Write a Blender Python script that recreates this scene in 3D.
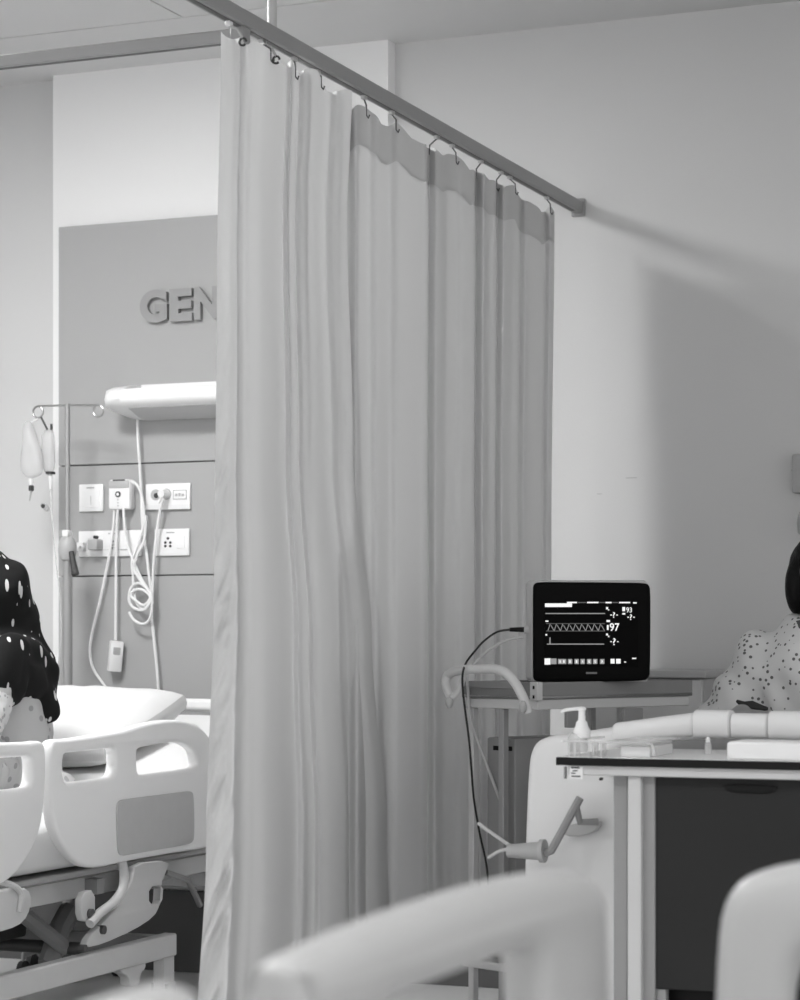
import bpy, bmesh, math, random
from mathutils import Vector, Matrix, noise
random.seed(7)
for o in list(bpy.data.objects): bpy.data.objects.remove(o)
scene = bpy.context.scene
C = scene.collection

# ------------------------------------------------------------------ camera
F, HZ, TH, EYE = 2300.0, 640.0, math.radians(22.47), 1.10
cam_d = bpy.data.cameras.new('camera'); cam = bpy.data.objects.new('camera', cam_d); C.objects.link(cam)
cam.location = (0, 0, EYE); cam.rotation_euler = (math.pi/2, 0, TH)
cam_d.sensor_width = 36; cam_d.lens = F/1000*36; cam_d.shift_y = (HZ-500)/1000
cam_d.clip_start = .05; cam_d.clip_end = 60
cam_d.dof.use_dof = True; cam_d.dof.focus_distance = 5.9; cam_d.dof.aperture_fstop = 6.3
scene.camera = cam
# ------------------------------------------------------------------ light
w = bpy.data.worlds.new('ward'); scene.world = w; w.use_nodes = True
w.node_tree.nodes['Background'].inputs[0].default_value = (1, 1, 1, 1)
w.node_tree.nodes['Background'].inputs[1].default_value = .70
LAMP_MAIN, LAMP_WARD = 44.0, 6.5
vs = scene.view_settings
scene.display_settings.display_device = 'sRGB'
vs.view_transform = 'Standard'; vs.look = 'None'; vs.gamma = 1; vs.use_curve_mapping = False; vs.exposure = 0.70

# ------------------------------------------------------------------ pixel -> ray
FV = Vector((-math.sin(TH), math.cos(TH), 0)); RV = Vector((math.cos(TH), math.sin(TH), 0)); EY = Vector((0, 0, EYE))
def ray(u, v): return FV + RV*((u-400)/F) + Vector((0, 0, (HZ-v)/F))
def PY(u, v, Y): d = ray(u, v); return EY + d*(Y/d.y)      # on a plane parallel to the back wall
def PX(u, v, X): d = ray(u, v); return EY + d*(X/d.x)      # on a plane parallel to the curtain
def PT(u, v, t): return EY + ray(u, v)*t

# ------------------------------------------------------------------ materials
MATS = {}
def mk(name, c, rough=.5, metal=0., spec=.5, noise_amt=0., noise_scale=8., bump=0., bump_scale=60., trans=0., coat=0., alpha=None, emit=0.):
    m = bpy.data.materials.new(name); m.use_nodes = True; nt = m.node_tree; b = nt.nodes['Principled BSDF']
    b.inputs['Base Color'].default_value = (c, c, c, 1); b.inputs['Roughness'].default_value = rough
    b.inputs['Metallic'].default_value = metal; b.inputs['Specular IOR Level'].default_value = spec
    b.inputs['Coat Weight'].default_value = coat
    tc = nt.nodes.new('ShaderNodeTexCoord')
    if noise_amt:
        n = nt.nodes.new('ShaderNodeTexNoise'); n.inputs['Scale'].default_value = noise_scale; n.inputs['Detail'].default_value = 4
        nt.links.new(tc.outputs['Object'], n.inputs['Vector'])
        r = nt.nodes.new('ShaderNodeMapRange'); r.inputs['To Min'].default_value = c*(1-noise_amt); r.inputs['To Max'].default_value = min(1, c*(1+noise_amt))
        nt.links.new(n.outputs['Fac'], r.inputs['Value']); nt.links.new(r.outputs['Result'], b.inputs['Base Color'])
    if bump:
        n2 = nt.nodes.new('ShaderNodeTexNoise'); n2.inputs['Scale'].default_value = bump_scale
        nt.links.new(tc.outputs['Object'], n2.inputs['Vector'])
        bp = nt.nodes.new('ShaderNodeBump'); bp.inputs['Strength'].default_value = bump; bp.inputs['Distance'].default_value = .01
        nt.links.new(n2.outputs['Fac'], bp.inputs['Height']); nt.links.new(bp.outputs['Normal'], b.inputs['Normal'])
    if trans:
        t = nt.nodes.new('ShaderNodeBsdfTranslucent'); t.inputs['Color'].default_value = (c, c, c, 1)
        mx = nt.nodes.new('ShaderNodeMixShader'); mx.inputs[0].default_value = trans
        nt.links.new(b.outputs[0], mx.inputs[1]); nt.links.new(t.outputs[0], mx.inputs[2])
        nt.links.new(mx.outputs[0], nt.nodes['Material Output'].inputs['Surface'])
    if alpha is not None: b.inputs['Alpha'].default_value = alpha
    if emit:
        b.inputs['Emission Color'].default_value = (1, 1, 1, 1); b.inputs['Emission Strength'].default_value = emit
    MATS[name] = m; return m
mk('wall', .62, .6, noise_amt=.02, noise_scale=1.5, bump=.03, bump_scale=150)
mk('white_wall', .84, .55, noise_amt=.01, noise_scale=2, bump=.03, bump_scale=150)
mk('ceiling', .64, .8, noise_amt=.01, bump=.03, bump_scale=120)
mk('floor', .55, .35, noise_amt=.12, noise_scale=3)
mk('laminate', .385, .42, noise_amt=.03, noise_scale=3, bump=.02, bump_scale=40)
mk('groove', .10, .7); mk('skirting_shade', .10, .5, spec=.2)
mk('letter', .30, .45); mk('white_plastic', .80, .32, noise_amt=.01); mk('socket_white', .86, .3)
mk('grey_plastic', .42, .4); mk('dark_plastic', .06, .4, spec=.12); mk('black', .012, .35, spec=.12); mk('cord_white', .82, .4); mk('cord_black', .03, .4, spec=.12); mk('cord_grey', .5, .4)
mk('rail_plastic', .80, .38, noise_amt=.01, noise_scale=5); mk('rail_inset', .46, .5, noise_amt=.04, noise_scale=30)
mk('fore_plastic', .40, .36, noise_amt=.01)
mk('bed_metal', .58, .4, noise_amt=.06, noise_scale=6); mk('bed_metal_grey', .32, .42, noise_amt=.08, noise_scale=6); mk('dark_metal', .10, .45, metal=.3)
mk('steel', .42, .28, metal=.85); mk('steel_soft', .40, .35, metal=.6); mk('rubber', .05, .6, spec=.12)
mk('sheet', .70, .85, bump=.12, bump_scale=9); mk('pillow_cloth', .72, .85, bump=.15, bump_scale=14); mk('pillow_side', .62, .8, bump=.1, bump_scale=20)
mk('blanket', .30, .9, bump=.2, bump_scale=25)
mk('curtain', .68, .85, spec=.1, trans=.14, noise_amt=.015, noise_scale=4); mk('curtain_header', .55, .85, spec=.1, trans=.08)
mk('track', .30, .45, noise_amt=.02); mk('track_rod', .5, .4); mk('track_slot', .12, .6)
mk('lamp_white', .86, .28); mk('lamp_under', .55, .5)
mk('lamp_main', .9, .4, emit=LAMP_MAIN); mk('lamp_ward', .9, .4, emit=LAMP_WARD)
mk('monitor_case', .52, .4); mk('screen_black', .003, .4, spec=.03); mk('bezel', .004, .45, spec=.04)
mk('print_bright', .5, .5, emit=.42); mk('print_mid', .2, .5, emit=.12); mk('print_dim', .05, .5, emit=.035)
mk('table_top', .66, .22); mk('table_edge', .012, .4, spec=.12); mk('table_frame', .60, .42, noise_amt=.02); mk('table_frame_grey', .30, .45); mk('table_panel', .030, .5, spec=.12, noise_amt=.1, noise_scale=4)
mk('trolley_dark', .20, .35, noise_amt=.05); mk('trolley_white', .56, .4); mk('trolley_handle', .60, .4, bump=.05)
mk('cabinet', .42, .45, noise_amt=.03); mk('pump_white', .88, .3)
mk('skin', .30, .5, noise_amt=.05, noise_scale=20); mk('hair', .008, .6, spec=.12, bump=.3, bump_scale=120); mk('eye_white', .7, .2); mk('lip', .2, .45)
mk('trouser', .40, .8, bump=.15, bump_scale=18); mk('gown_tie', .02, .7); mk('collar_dark', .10, .8)
mk('trolley_box', .26, .5)
def clear_mat(name, tint, alpha_mix, rough=.08):
    m = bpy.data.materials.new(name); m.use_nodes = True; nt = m.node_tree; b = nt.nodes['Principled BSDF']
    b.inputs['Base Color'].default_value = (tint, tint, tint, 1); b.inputs['Roughness'].default_value = rough
    tr = nt.nodes.new('ShaderNodeBsdfTransparent'); mx = nt.nodes.new('ShaderNodeMixShader'); mx.inputs[0].default_value = alpha_mix
    nt.links.new(tr.outputs[0], mx.inputs[1]); nt.links.new(b.outputs[0], mx.inputs[2]); nt.links.new(mx.outputs[0], nt.nodes['Material Output'].inputs['Surface'])
    MATS[name] = m
clear_mat('acrylic', .75, .35); clear_mat('iv_bag', .66, .42, .3); clear_mat('bottle_clear', .8, .5)
def pattern_mat(name, base, mark, scale, thr, stretch=(1, 1, 1), rough=.85, keep=1.0, bump=.1, invert=False, trans=0.):
    m = bpy.data.materials.new(name); m.use_nodes = True; nt = m.node_tree; b = nt.nodes['Principled BSDF']; b.inputs['Roughness'].default_value = rough
    b.inputs['Specular IOR Level'].default_value = .2
    tc = nt.nodes.new('ShaderNodeTexCoord'); mp = nt.nodes.new('ShaderNodeMapping'); mp.inputs['Scale'].default_value = stretch; mp.inputs['Rotation'].default_value = (.4, .3, .5)
    nt.links.new(tc.outputs['Object'], mp.inputs['Vector'])
    v = nt.nodes.new('ShaderNodeTexVoronoi'); v.inputs['Scale'].default_value = scale; v.inputs['Randomness'].default_value = .85
    nt.links.new(mp.outputs[0], v.inputs['Vector'])
    lt = nt.nodes.new('ShaderNodeMath'); lt.operation = 'LESS_THAN'; lt.inputs[1].default_value = thr; nt.links.new(v.outputs['Distance'], lt.inputs[0])
    sp = nt.nodes.new('ShaderNodeSeparateColor'); nt.links.new(v.outputs['Color'], sp.inputs[0])
    k = nt.nodes.new('ShaderNodeMath'); k.operation = 'LESS_THAN'; k.inputs[1].default_value = keep; nt.links.new(sp.outputs[0], k.inputs[0])
    ml = nt.nodes.new('ShaderNodeMath'); ml.operation = 'MULTIPLY'; nt.links.new(lt.outputs[0], ml.inputs[0]); nt.links.new(k.outputs[0], ml.inputs[1])
    mx = nt.nodes.new('ShaderNodeMix'); mx.data_type = 'RGBA'; mx.inputs['A'].default_value = (base,)*3+(1,); mx.inputs['B'].default_value = (mark,)*3+(1,)
    nt.links.new(ml.outputs[0], mx.inputs['Factor']); nt.links.new(mx.outputs['Result'], b.inputs['Base Color'])
    n2 = nt.nodes.new('ShaderNodeTexNoise'); n2.inputs['Scale'].default_value = 22; nt.links.new(tc.outputs['Object'], n2.inputs['Vector'])
    bp = nt.nodes.new('ShaderNodeBump'); bp.inputs['Strength'].default_value = bump; bp.inputs['Distance'].default_value = .02
    nt.links.new(n2.outputs['Fac'], bp.inputs['Height']); nt.links.new(bp.outputs['Normal'], b.inputs['Normal'])
    MATS[name] = m
pattern_mat('gown_dots', .68, .14, 62, .27, keep=.8)
pattern_mat('scarf_print', .008, .55, 30, .25, stretch=(1.0, 1.6, .42), keep=.95)
pattern_mat('floral_print', .46, .30, 30, .26, keep=.7)
pattern_mat('lace', .62, .36, 70, .40, keep=.8, bump=.4)

# ------------------------------------------------------------------ mesh helpers
PENDING = []
ORG = {}
def org(p): return ORG.get(p.name, Vector((0, 0, 0)))
def tag(o, label=None, cat=None, group=None, kind=None):
    if label: o['label'] = label
    if cat: o['category'] = cat
    if group: o['group'] = group
    if kind: o['kind'] = kind
    return o
def thing(name, label, cat, loc, group=None):
    o = bpy.data.objects.new(name, None); PENDING.append(o); o.location = loc; o.empty_display_size = .05
    ORG[o.name] = Vector(loc); return tag(o, label, cat, group)
def finish(me, name, mat, parent=None, origin=None, sharp=38):
    o_ = org(parent) if parent else (Vector(origin) if origin is not None else Vector((0, 0, 0)))
    me.transform(Matrix.Translation(-o_))
    if sharp is not None:
        me.shade_smooth(); me.set_sharp_from_angle(angle=math.radians(sharp))
    me.materials.clear(); me.materials.append(MATS[mat])
    o = bpy.data.objects.new(name, me); PENDING.append(o)
    if parent: o.parent = parent; ORG[o.name] = o_
    else: o.location = o_; ORG[o.name] = o_
    return o
def struct(o): o['kind'] = 'structure'; return o
class MB:
    def __init__(s): s.v = []; s.f = []
    def add(s, vs_, fs):
        b = len(s.v); s.v += [Vector(p) for p in vs_]; s.f += [tuple(i+b for i in f) for f in fs]; return s
    def box(s, lo, hi, M=None):
        (a, b, c), (d, e, f) = lo, hi
        P = [Vector(p) for p in ((a,b,c),(d,b,c),(d,e,c),(a,e,c),(a,b,f),(d,b,f),(d,e,f),(a,e,f))]
        if M: P = [M @ p for p in P]
        return s.add(P, [(0,3,2,1),(4,5,6,7),(0,1,5,4),(1,2,6,5),(2,3,7,6),(3,0,4,7)])
    def rbox(s, lo, hi, r=.006, n=3, M=None):
        bm = bmesh.new(); lo, hi = Vector(lo), Vector(hi)
        bmesh.ops.create_cube(bm, size=1, matrix=Matrix.Translation((lo+hi)/2) @ Matrix.Diagonal((*(hi-lo), 1)))
        bmesh.ops.bevel(bm, geom=bm.edges[:]+bm.verts[:], offset=r, segments=n, profile=.5, affect='EDGES')
        if M: bmesh.ops.transform(bm, matrix=M, verts=bm.verts)
        bm.verts.ensure_lookup_table(); bm.verts.index_update()
        s.add([v.co.copy() for v in bm.verts], [tuple(v.index for v in f.verts) for f in bm.faces]); bm.free(); return s
    def rings(s, R, caps=True):
        n = len(R[0]); vs_ = [p for r in R for p in r]; fs = []
        for i in range(len(R)-1):
            for j in range(n): fs.append((i*n+j, i*n+(j+1) % n, (i+1)*n+(j+1) % n, (i+1)*n+j))
        if caps: fs.append(tuple(range(n))[::-1]); fs.append(tuple((len(R)-1)*n+j for j in range(n)))
        return s.add(vs_, fs)
    def tube(s, pts, r, n=8, caps=True, flat=None):
        pts = [Vector(p) for p in pts]; R = []; up = None
        rr = r if isinstance(r, (list, tuple)) else [r]*len(pts)
        for i, p in enumerate(pts):
            t = (pts[min(i+1, len(pts)-1)] - pts[max(i-1, 0)]).normalized()
            if up is None:
                up = Vector((0, 0, 1)) if abs(t.z) < .9 else Vector((0, 1, 0))
            a = (up - t*up.dot(t)).normalized(); up = a; b = t.cross(a)
            fl = flat or 1
            R.append([p + (a*math.cos(k*2*math.pi/n) + b*math.sin(k*2*math.pi/n)*fl)*rr[i] for k in range(n)])
        return s.rings(R, caps)
    def cyl(s, p0, p1, r0, r1=None, n=16): return s.tube([p0, p1], [r0, r0 if r1 is None else r1], n)
    def lathe(s, prof, c, n=24, M=None):
        R = []
        for r, z in prof:
            ring = [Vector((r*math.cos(k*2*math.pi/n), r*math.sin(k*2*math.pi/n), z)) for k in range(n)]
            R.append([(M @ p if M else p) + Vector(c) for p in ring])
        return s.rings(R)
    def ell(s, c, rad, n=16, m=10, M=None):
        R = []
        for i in range(1, m):
            th = math.pi*i/m
            ring = [Vector((rad[0]*math.sin(th)*math.cos(k*2*math.pi/n), rad[1]*math.sin(th)*math.sin(k*2*math.pi/n), -rad[2]*math.cos(th))) for k in range(n)]
            R.append([(M @ p if M else p) + Vector(c) for p in ring])
        return s.rings(R)
    def cap(s, p0, p1, r0, r1, n=12):
        p0, p1 = Vector(p0), Vector(p1); t = (p1-p0).normalized(); pts = []; rr = []
        for a in (88, 60, 35, 12): pts.append(p0 - t*r0*math.sin(math.radians(a))); rr.append(r0*math.cos(math.radians(a)))
        for k in (0, .5, 1): pts.append(p0.lerp(p1, k)); rr.append(r0+(r1-r0)*k)
        for a in (12, 35, 60, 88): pts.append(p1 + t*r1*math.sin(math.radians(a))); rr.append(r1*math.cos(math.radians(a)))
        return s.tube(pts, rr, n)
    def loft(s, secs, n=20, p=2.0):     # secs: (centre, rx, ry)  horizontal (super)ellipses
        R = []
        for c, rx, ry in secs:
            ring = []
            for k in range(n):
                a = k*2*math.pi/n; ca, sa = math.cos(a), math.sin(a)
                ring.append(Vector(c)+Vector((rx*math.copysign(abs(ca)**(2/p), ca), ry*math.copysign(abs(sa)**(2/p), sa), 0)))
            R.append(ring)
        return s.rings(R)
    def sheet(s, fn, nu, nv):
        vs_ = [fn(i/nu, j/nv) for j in range(nv+1) for i in range(nu+1)]
        fs = [(j*(nu+1)+i, j*(nu+1)+i+1, (j+1)*(nu+1)+i+1, (j+1)*(nu+1)+i) for j in range(nv) for i in range(nu)]
        return s.add(vs_, fs)
    def mesh(s, name='m'):
        me = bpy.data.meshes.new(name); me.from_pydata([tuple(v) for v in s.v], [], s.f); me.update()
        bm = bmesh.new(); bm.from_mesh(me); bmesh.ops.recalc_face_normals(bm, faces=bm.faces); bm.to_mesh(me); bm.free()
        return me
    def build(s, name, mat, parent=None, origin=None, sharp=38): return finish(s.mesh(name), name, mat, parent, origin, sharp)
def evaluated(o):
    dg = bpy.context.evaluated_depsgraph_get(); me = bpy.data.meshes.new_from_object(o.evaluated_get(dg))
    d = o.data; bpy.data.objects.remove(o)
    return me
def remesh(mb, voxel=.008, smooth=6, extra=None):
    o = bpy.data.objects.new('tmp', mb.mesh()); C.objects.link(o)
    m = o.modifiers.new('r', 'REMESH'); m.mode = 'VOXEL'; m.voxel_size = voxel
    sm = o.modifiers.new('s', 'SMOOTH'); sm.iterations = smooth; sm.factor = .5
    return evaluated(o)
def displace(me, c, fn):
    N = [v.normal.copy() for v in me.vertices]; c = Vector(c)
    for v, n_ in zip(me.vertices, N): v.co += n_*fn(v.co-c)
    return me
def chaikin(P, it=3):
    P = [Vector(p) for p in P]
    for _ in range(it):
        Q = []
        for i, p in enumerate(P):
            q = P[(i+1) % len(P)]; Q += [p*.75+q*.25, p*.25+q*.75]
        P = Q
    return P
def plate(loops, thick, bevel, fn, smooth=2):
    """solid board from closed 2D outlines (holes are inner loops) with rounded edges; fn maps (a,b,c) to the world"""
    cu = bpy.data.curves.new('c', 'CURVE'); cu.dimensions = '2D'; cu.fill_mode = 'BOTH'
    cu.extrude = max(thick/2-bevel, .0005); cu.bevel_depth = bevel; cu.bevel_resolution = 2; cu.offset = -bevel
    for L in loops:
        L = chaikin([Vector((p[0], p[1])) for p in L], smooth) if smooth else [Vector((p[0], p[1])) for p in L]
        s = cu.splines.new('POLY'); s.points.add(len(L)-1); s.use_cyclic_u = True
        for q, p in zip(s.points, L): q.co = (p.x, p.y, 0, 1)
    o = bpy.data.objects.new('tmp', cu); C.objects.link(o); me = evaluated(o)
    for v in me.vertices: v.co = Vector(fn(*v.co))
    bm = bmesh.new(); bm.from_mesh(me); bmesh.ops.remove_doubles(bm, verts=bm.verts, dist=1e-5); bmesh.ops.recalc_face_normals(bm, faces=bm.faces); bm.to_mesh(me); bm.free()
    return me
def text_mesh(s, size, thick, fn, bold=0.0, sx=1.0, align='LEFT'):
    cu = bpy.data.curves.new('t', 'FONT'); cu.body = s; cu.size = size; cu.extrude = thick/2; cu.offset = bold; cu.align_x = align
    o = bpy.data.objects.new('tmp', cu); C.objects.link(o); me = evaluated(o)
    for v in me.vertices: v.co = Vector(fn(v.co.x*sx, v.co.y, v.co.z))
    return me
def crom(P, n):
    P = [Vector(p) for p in P]; Q = []
    for i in range(n):
        x = i/(n-1)*(len(P)-1); k = min(int(x), len(P)-2); t = x-k
        a, b, c, d = P[max(k-1, 0)], P[k], P[k+1], P[min(k+2, len(P)-1)]
        Q.append(.5*((2*b)+(c-a)*t+(2*a-5*b+4*c-d)*t*t+(3*b-a-3*c+d)*t**3))
    return Q

# ------------------------------------------------------------------ the room
YW, YP, YB = 6.84, 6.78, 6.755          # wall, pilaster face, headwall board face
XL, XR, YN, ZC = -4.9, 4.2, -1.6, 3.02
struct(MB().box((XL-.1, YN, -.05), (XR+.1, YW+.1, 0)).build('floor', 'floor', origin=(0, 3, 0), sharp=None))
wb = struct(MB().box((XL-.1, YW, 0), (XR+.1, YW+.12, ZC+.1)).build('wall_back', 'wall', origin=(-2, YW, 0), sharp=None))
xa, xb = PY(53, 300, YP).x, PY(388, 60, YP).x
struct(MB().box((xa, YP, 0), (xb, YW, ZC)).build('wall_pilaster', 'white_wall', origin=((xa+xb)/2, YP, 0), sharp=None))
struct(MB().box((XL-.12, YN, 0), (XL, YW, ZC+.1)).build('wall_left', 'wall', origin=(XL, 3, 0), sharp=None))
sk = struct(MB().box((XL, YW-.015, 0), (xa, YW, .27)).box((xb, YW-.015, 0), (XR, YW, .27)).box((xa-.012, YP-.015, 0), (xb+.012, YP, .27)).build('baseboard_shade', 'skirting_shade', origin=(-2, YW, 0), sharp=None))  # skirting made tall and dark to stand in for shade under the bed
for u0, v0, u1, v1 in ((626, 477.3, 637, 478.4), (597, 493.5, 602, 494.3)):
    a, b = PY(u0, v1, YW), PY(u1, v0, YW); MB().box((a.x, YW-.0006, a.z), (b.x, YW, b.z)).build('scuff_mark', 'grey_plastic', wb, sharp=None)
# ceiling boards with fine joints
cl = struct(MB().box((XL-.1, YN, ZC+.02), (XR+.1, YW+.1, ZC+.06)).build('ceiling', 'groove', origin=(0, 3, ZC), sharp=None))
xs = [XL-.1] + [-3.33+1.8*k for k in range(-1, 4)] + [XR+.1]; ys = [YN, .3, 2.3, 4.3, 6.3]
for i in range(len(xs)-1):
    for j in range(len(ys)-1):
        MB().box((xs[i]+.003, ys[j]+.004, ZC), (xs[i+1]-.003, ys[j+1]-.004, ZC+.019)).build('ceiling_board', 'ceiling', cl, sharp=None)
MB().box((XL-.1, 6.304, ZC), (XR+.1, YW, ZC+.019)).build('ceiling_board', 'ceiling', cl, sharp=None)

def ceiling_light(x, y, mat, label, sx=.3, sy=.3):
    t = thing('ceiling_light', label, 'ceiling light', (x, y, ZC), 'square panel lights on the ceiling')
    b = MB(); r = .025
    for lo, hi in (((-sx-r, -sy-r), (sx+r, -sy)), ((-sx-r, sy), (sx+r, sy+r)), ((-sx-r, -sy), (-sx, sy)), ((sx, -sy), (sx+r, sy))):
        b.box((x+lo[0], y+lo[1], ZC-.018), (x+hi[0], y+hi[1], ZC))
    b.build('frame', 'white_plastic', t, sharp=None)
    MB().box((x-sx, y-sy, ZC-.012), (x+sx, y+sy, ZC-.002)).build('diffuser', mat, t, sharp=None)
ceiling_light(-3.55, 4.64, 'lamp_main', 'bright square ceiling panel light above the curtained left bed')
ceiling_light(-.2, .9, 'lamp_ward', 'square ceiling panel light above the bed with the grey footboard', .6, .6)
ceiling_light(-3.4, .9, 'lamp_ward', 'square ceiling panel light over the open floor before the curtain', .6, .6)

# ------------------------------------------------------------------ headwall
pl, pr = PY(58.5, 300, YB).x, xb-.02
zt = PY(138, 221, YB).z; z1 = PY(138, 463.5, YB).z; z2 = PY(145, 575.5, YB).z
hw = thing('headwall_panel', 'grey laminate headwall panel of three boards behind the bed', 'wall panel', ((pl+pr)/2, YP, .275))
MB().box((pl+.004, YP-.012, .275), (pr-.004, YP, zt-.004)).build('backing', 'groove', hw, sharp=None)
for a, b in ((z1+.002, zt), (z2+.002, z1-.002), (.275, z2-.002)):
    MB().rbox((pl, YB, a), (pr, YP-.004, b), .0015, 1).build('board', 'laminate', hw)
# letters
sg = thing('wall_lettering', 'raised grey capital letters GEN on the headwall panel', 'sign', PY(170, 322, YB))
for ch, u0, u1, v0, v1 in (('G', 142.5, 169.5, 289.5, 324), ('E', 172, 194.5, 288.5, 322.5), ('N', 196.5, 221, 286.5, 320.5)):
    p0, p1 = PY(u0, v1, YB), PY(u1, v0, YB)
    me = text_mesh(ch, .13, .018, lambda a, b, c: (a, c, b), bold=.0065)
    xs_ = [v.co.x for v in me.vertices]; zs_ = [v.co.z for v in me.vertices]
    for v in me.vertices:
        v.co.x = p0.x+(v.co.x-min(xs_))/(max(xs_)-min(xs_))*(p1.x-p0.x); v.co.z = p0.z+(v.co.z-min(zs_))/(max(zs_)-min(zs_))*(p1.z-p0.z); v.co.y += YB-.010
    finish(me, 'letter', 'letter', sg, sharp=20)
# bed head lamp
lx0 = PY(101.5, 402, YB-.15).x; lx1 = 2*(-3.47)-lx0
zb, zm, zu, ztp = 1.832, 1.868, 1.912, 1.950
lamp = thing('bed_head_light', 'long white trough lamp on the headwall panel below the lettering', 'wall lamp', ((lx0+lx1)/2, YB, zb))
def prof(sc): return [(0, zb), (-.06*sc, zb+.006), (-.135*sc, zm-.006), (-.158*sc, zm+.006), (-.166*sc, zm+.022), (-.160*sc, zu), (-.146*sc, zu+.010), (-.132*sc, zu+.006), (-.10*sc, zm+.02), (-.02, zm+.02), (-.02, ztp-.002), (0, ztp)]
R = []
for x, sc in ((lx0+.075, 1), (lx1-.075, 1)): R.append([Vector((x, YB+a, z)) for a, z in prof(sc)])
MB().rings(R).build('housing', 'lamp_white', lamp, sharp=50)
for s, x0 in ((1, lx0), (-1, lx1)):
    R = []
    for k, (dx, sc, dz) in enumerate(((0, .78, 0), (.008, .88, 0), (.03, .95, 0), (.076, 1, 0))):
        R.append([Vector((x0+s*dx, YB+a, z)) for a, z in [(0, zb+.03*(1-sc)*4), (-.06*sc, zb+.006+.03*(1-sc)*4), (-.135*sc, zm-.006), (-.158*sc, zm+.006), (-.166*sc, zm+.022), (-.150*sc, zu+.008), (-.09*sc, zu+.025), (0, ztp-.01*(1-sc))]])
    MB().rings(R).build('end_cap', 'lamp_white', lamp, sharp=50)
MB().box((lx0+.11, YB-.125, zm+.0205), (lx1-.11, YB-.024, zu-.004)).build('diffuser', 'white_plastic', lamp, sharp=None)
R = [[Vector((x, YB+a, z)) for a, z in ((-.005, zb-.003), (-.06, zb+.003), (-.132, zm-.009), (-.13, zm-.004), (-.005, zb+.01))] for x in (lx0+.09, lx1-.09)]
MB().rings(R).build('lower_lens', 'lamp_under', lamp)

# sockets and switches
def pbox(mb, u0, v0, u1, v1, d0, d1, r=0, Y=YB):
    a, b = PY(u0, v1, Y), PY(u1, v0, Y); lo, hi = (a.x, Y-d1, a.z), (b.x, Y-d0, b.z)
    return mb.rbox(lo, hi, r, 2) if r else mb.box(lo, hi)
def disc(mb, u, v, r, d0, d1, n=20): p = PY(u, v, YB); return mb.cyl((p.x, YB-d0, p.z), (p.x, YB-d1, p.z), r, r*.95, n)
def wplate(label, u0, v0, u1, v1, cat='socket'):
    t = thing('wall_plate', label, cat, PY((u0+u1)/2, (v0+v1)/2, YB), 'white electrical plates on the headwall')
    pbox(MB(), u0, v0, u1, v1, 0, .011, .003).build('plate', 'socket_white', t); return t
def marks(t, L, mat='grey_plastic', d=.0125):
    for u0, v0, u1, v1 in L: pbox(MB(), u0, v0, u1, v1, .0095, d).build('mark', mat, t, sharp=None)
t = wplate('small square white switch plate left of the nurse call box', 80.5, 484, 104.5, 512, 'switch')
pbox(MB(), 84, 489.5, 101, 508, .009, .0135, .002).build('rocker', 'socket_white', t)
marks(t, [(88.5, 487.3, 96, 488.6), (86, 504.3, 92.5, 505.4)], 'grey_plastic'); marks(t, [(92.6, 496, 93.1, 505)], 'rail_inset', .0139)
t = wplate('wide white plate with two round outlets and one plug', 147, 483, 191.5, 510)
for u, v in ((157.3, 495), (168, 494.3)):
    disc(MB(), u, v, .019, .009, .013).build('outlet_ring', 'rail_inset', t); disc(MB(), u+.8, v+.8, .009, .012, .0145).build('outlet_hole', 'dark_plastic', t)
pbox(MB(), 174.5, 489.8, 188.5, 500, .009, .0125, .002).build('legend_frame', 'grey_plastic', t); pbox(MB(), 175.3, 490.6, 187.7, 499.2, .009, .0131, .002).build('legend', 'socket_white', t)
marks(t, [(177, 493.8, 179.4, 496.6), (180.2, 493.2, 182.6, 496.6), (183.3, 493.8, 186, 496.6)], 'grey_plastic', .0136)
pbox(MB(), 147, 504.5, 191.5, 510, .009, .0125).build('lower_strip', 'rail_plastic', t, sharp=None)
t = wplate('long white double socket plate with an adapter plugged in', 80, 530, 142, 557)
marks(t, [(110, 533, 112, 534.2), (113, 533, 115, 534.2), (116, 533, 118, 534.2), (122, 549.2, 129, 550.4), (105, 549.6, 121, 550.1)], 'grey_plastic')
for u, v in ((114.6, 541.5), (117.2, 545), (114, 545), (117.2, 548), (114, 548)): disc(MB(), u, v, .0034, .009, .0128, 10).build('pin_hole', 'dark_plastic', t)
pbox(MB(), 82, 533, 104, 555, .009, .0125, .001).build('socket_insert', 'socket_white', t)
t = wplate('squarish white socket plate below the round outlet plate', 156, 528.5, 190.5, 556)
marks(t, [(168, 532, 176, 533.4)], 'grey_plastic'); pbox(MB(), 178.5, 536, 186.5, 549, .009, .0135, .0015).build('rocker', 'socket_white', t)
for u, v in ((169.6, 538.5), (167, 542.7), (172, 542.7), (167, 546.2), (172, 546.2)): disc(MB(), u, v, .0048, .009, .0128, 10).build('pin_hole', 'dark_plastic', t)
# plugs
def plug(label, u, v, r, d, mat='rail_plastic'):
    p = PY(u, v, YB); t = thing('power_plug', label, 'plug', (p.x, YB, p.z))
    MB().cyl((p.x, YB-.0145, p.z), (p.x, YB-.0145-d, p.z), r, r*.8, 14).build('plug_body', mat, t)
    MB().cyl((p.x, YB-.0145-d*.6, p.z-.004), (p.x-.012, YB-.0145-d*.8, p.z-r-.014), .006, .004, 10).build('cord_relief', mat, t)
plug('round pale plug in the right outlet of the two-outlet plate', 168, 494.5, .016, .035)
p = PY(85.5, 547, YB)
t = thing('power_plug', 'small white plug beside the grey adapter on the double plate', 'plug', (p.x, YB, p.z))
pbox(MB(), 81.5, 542.5, 88.5, 551.5, .012, .035, .003).build('plug_body', 'rail_plastic', t); disc(MB(), 85, 547, .007, .035, .045, 12).build('cord_relief', 'rail_plastic', t)
t = thing('power_adapter', 'grey box adapter plugged into the double socket plate', 'adapter', PY(100, 544, YB))
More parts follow.
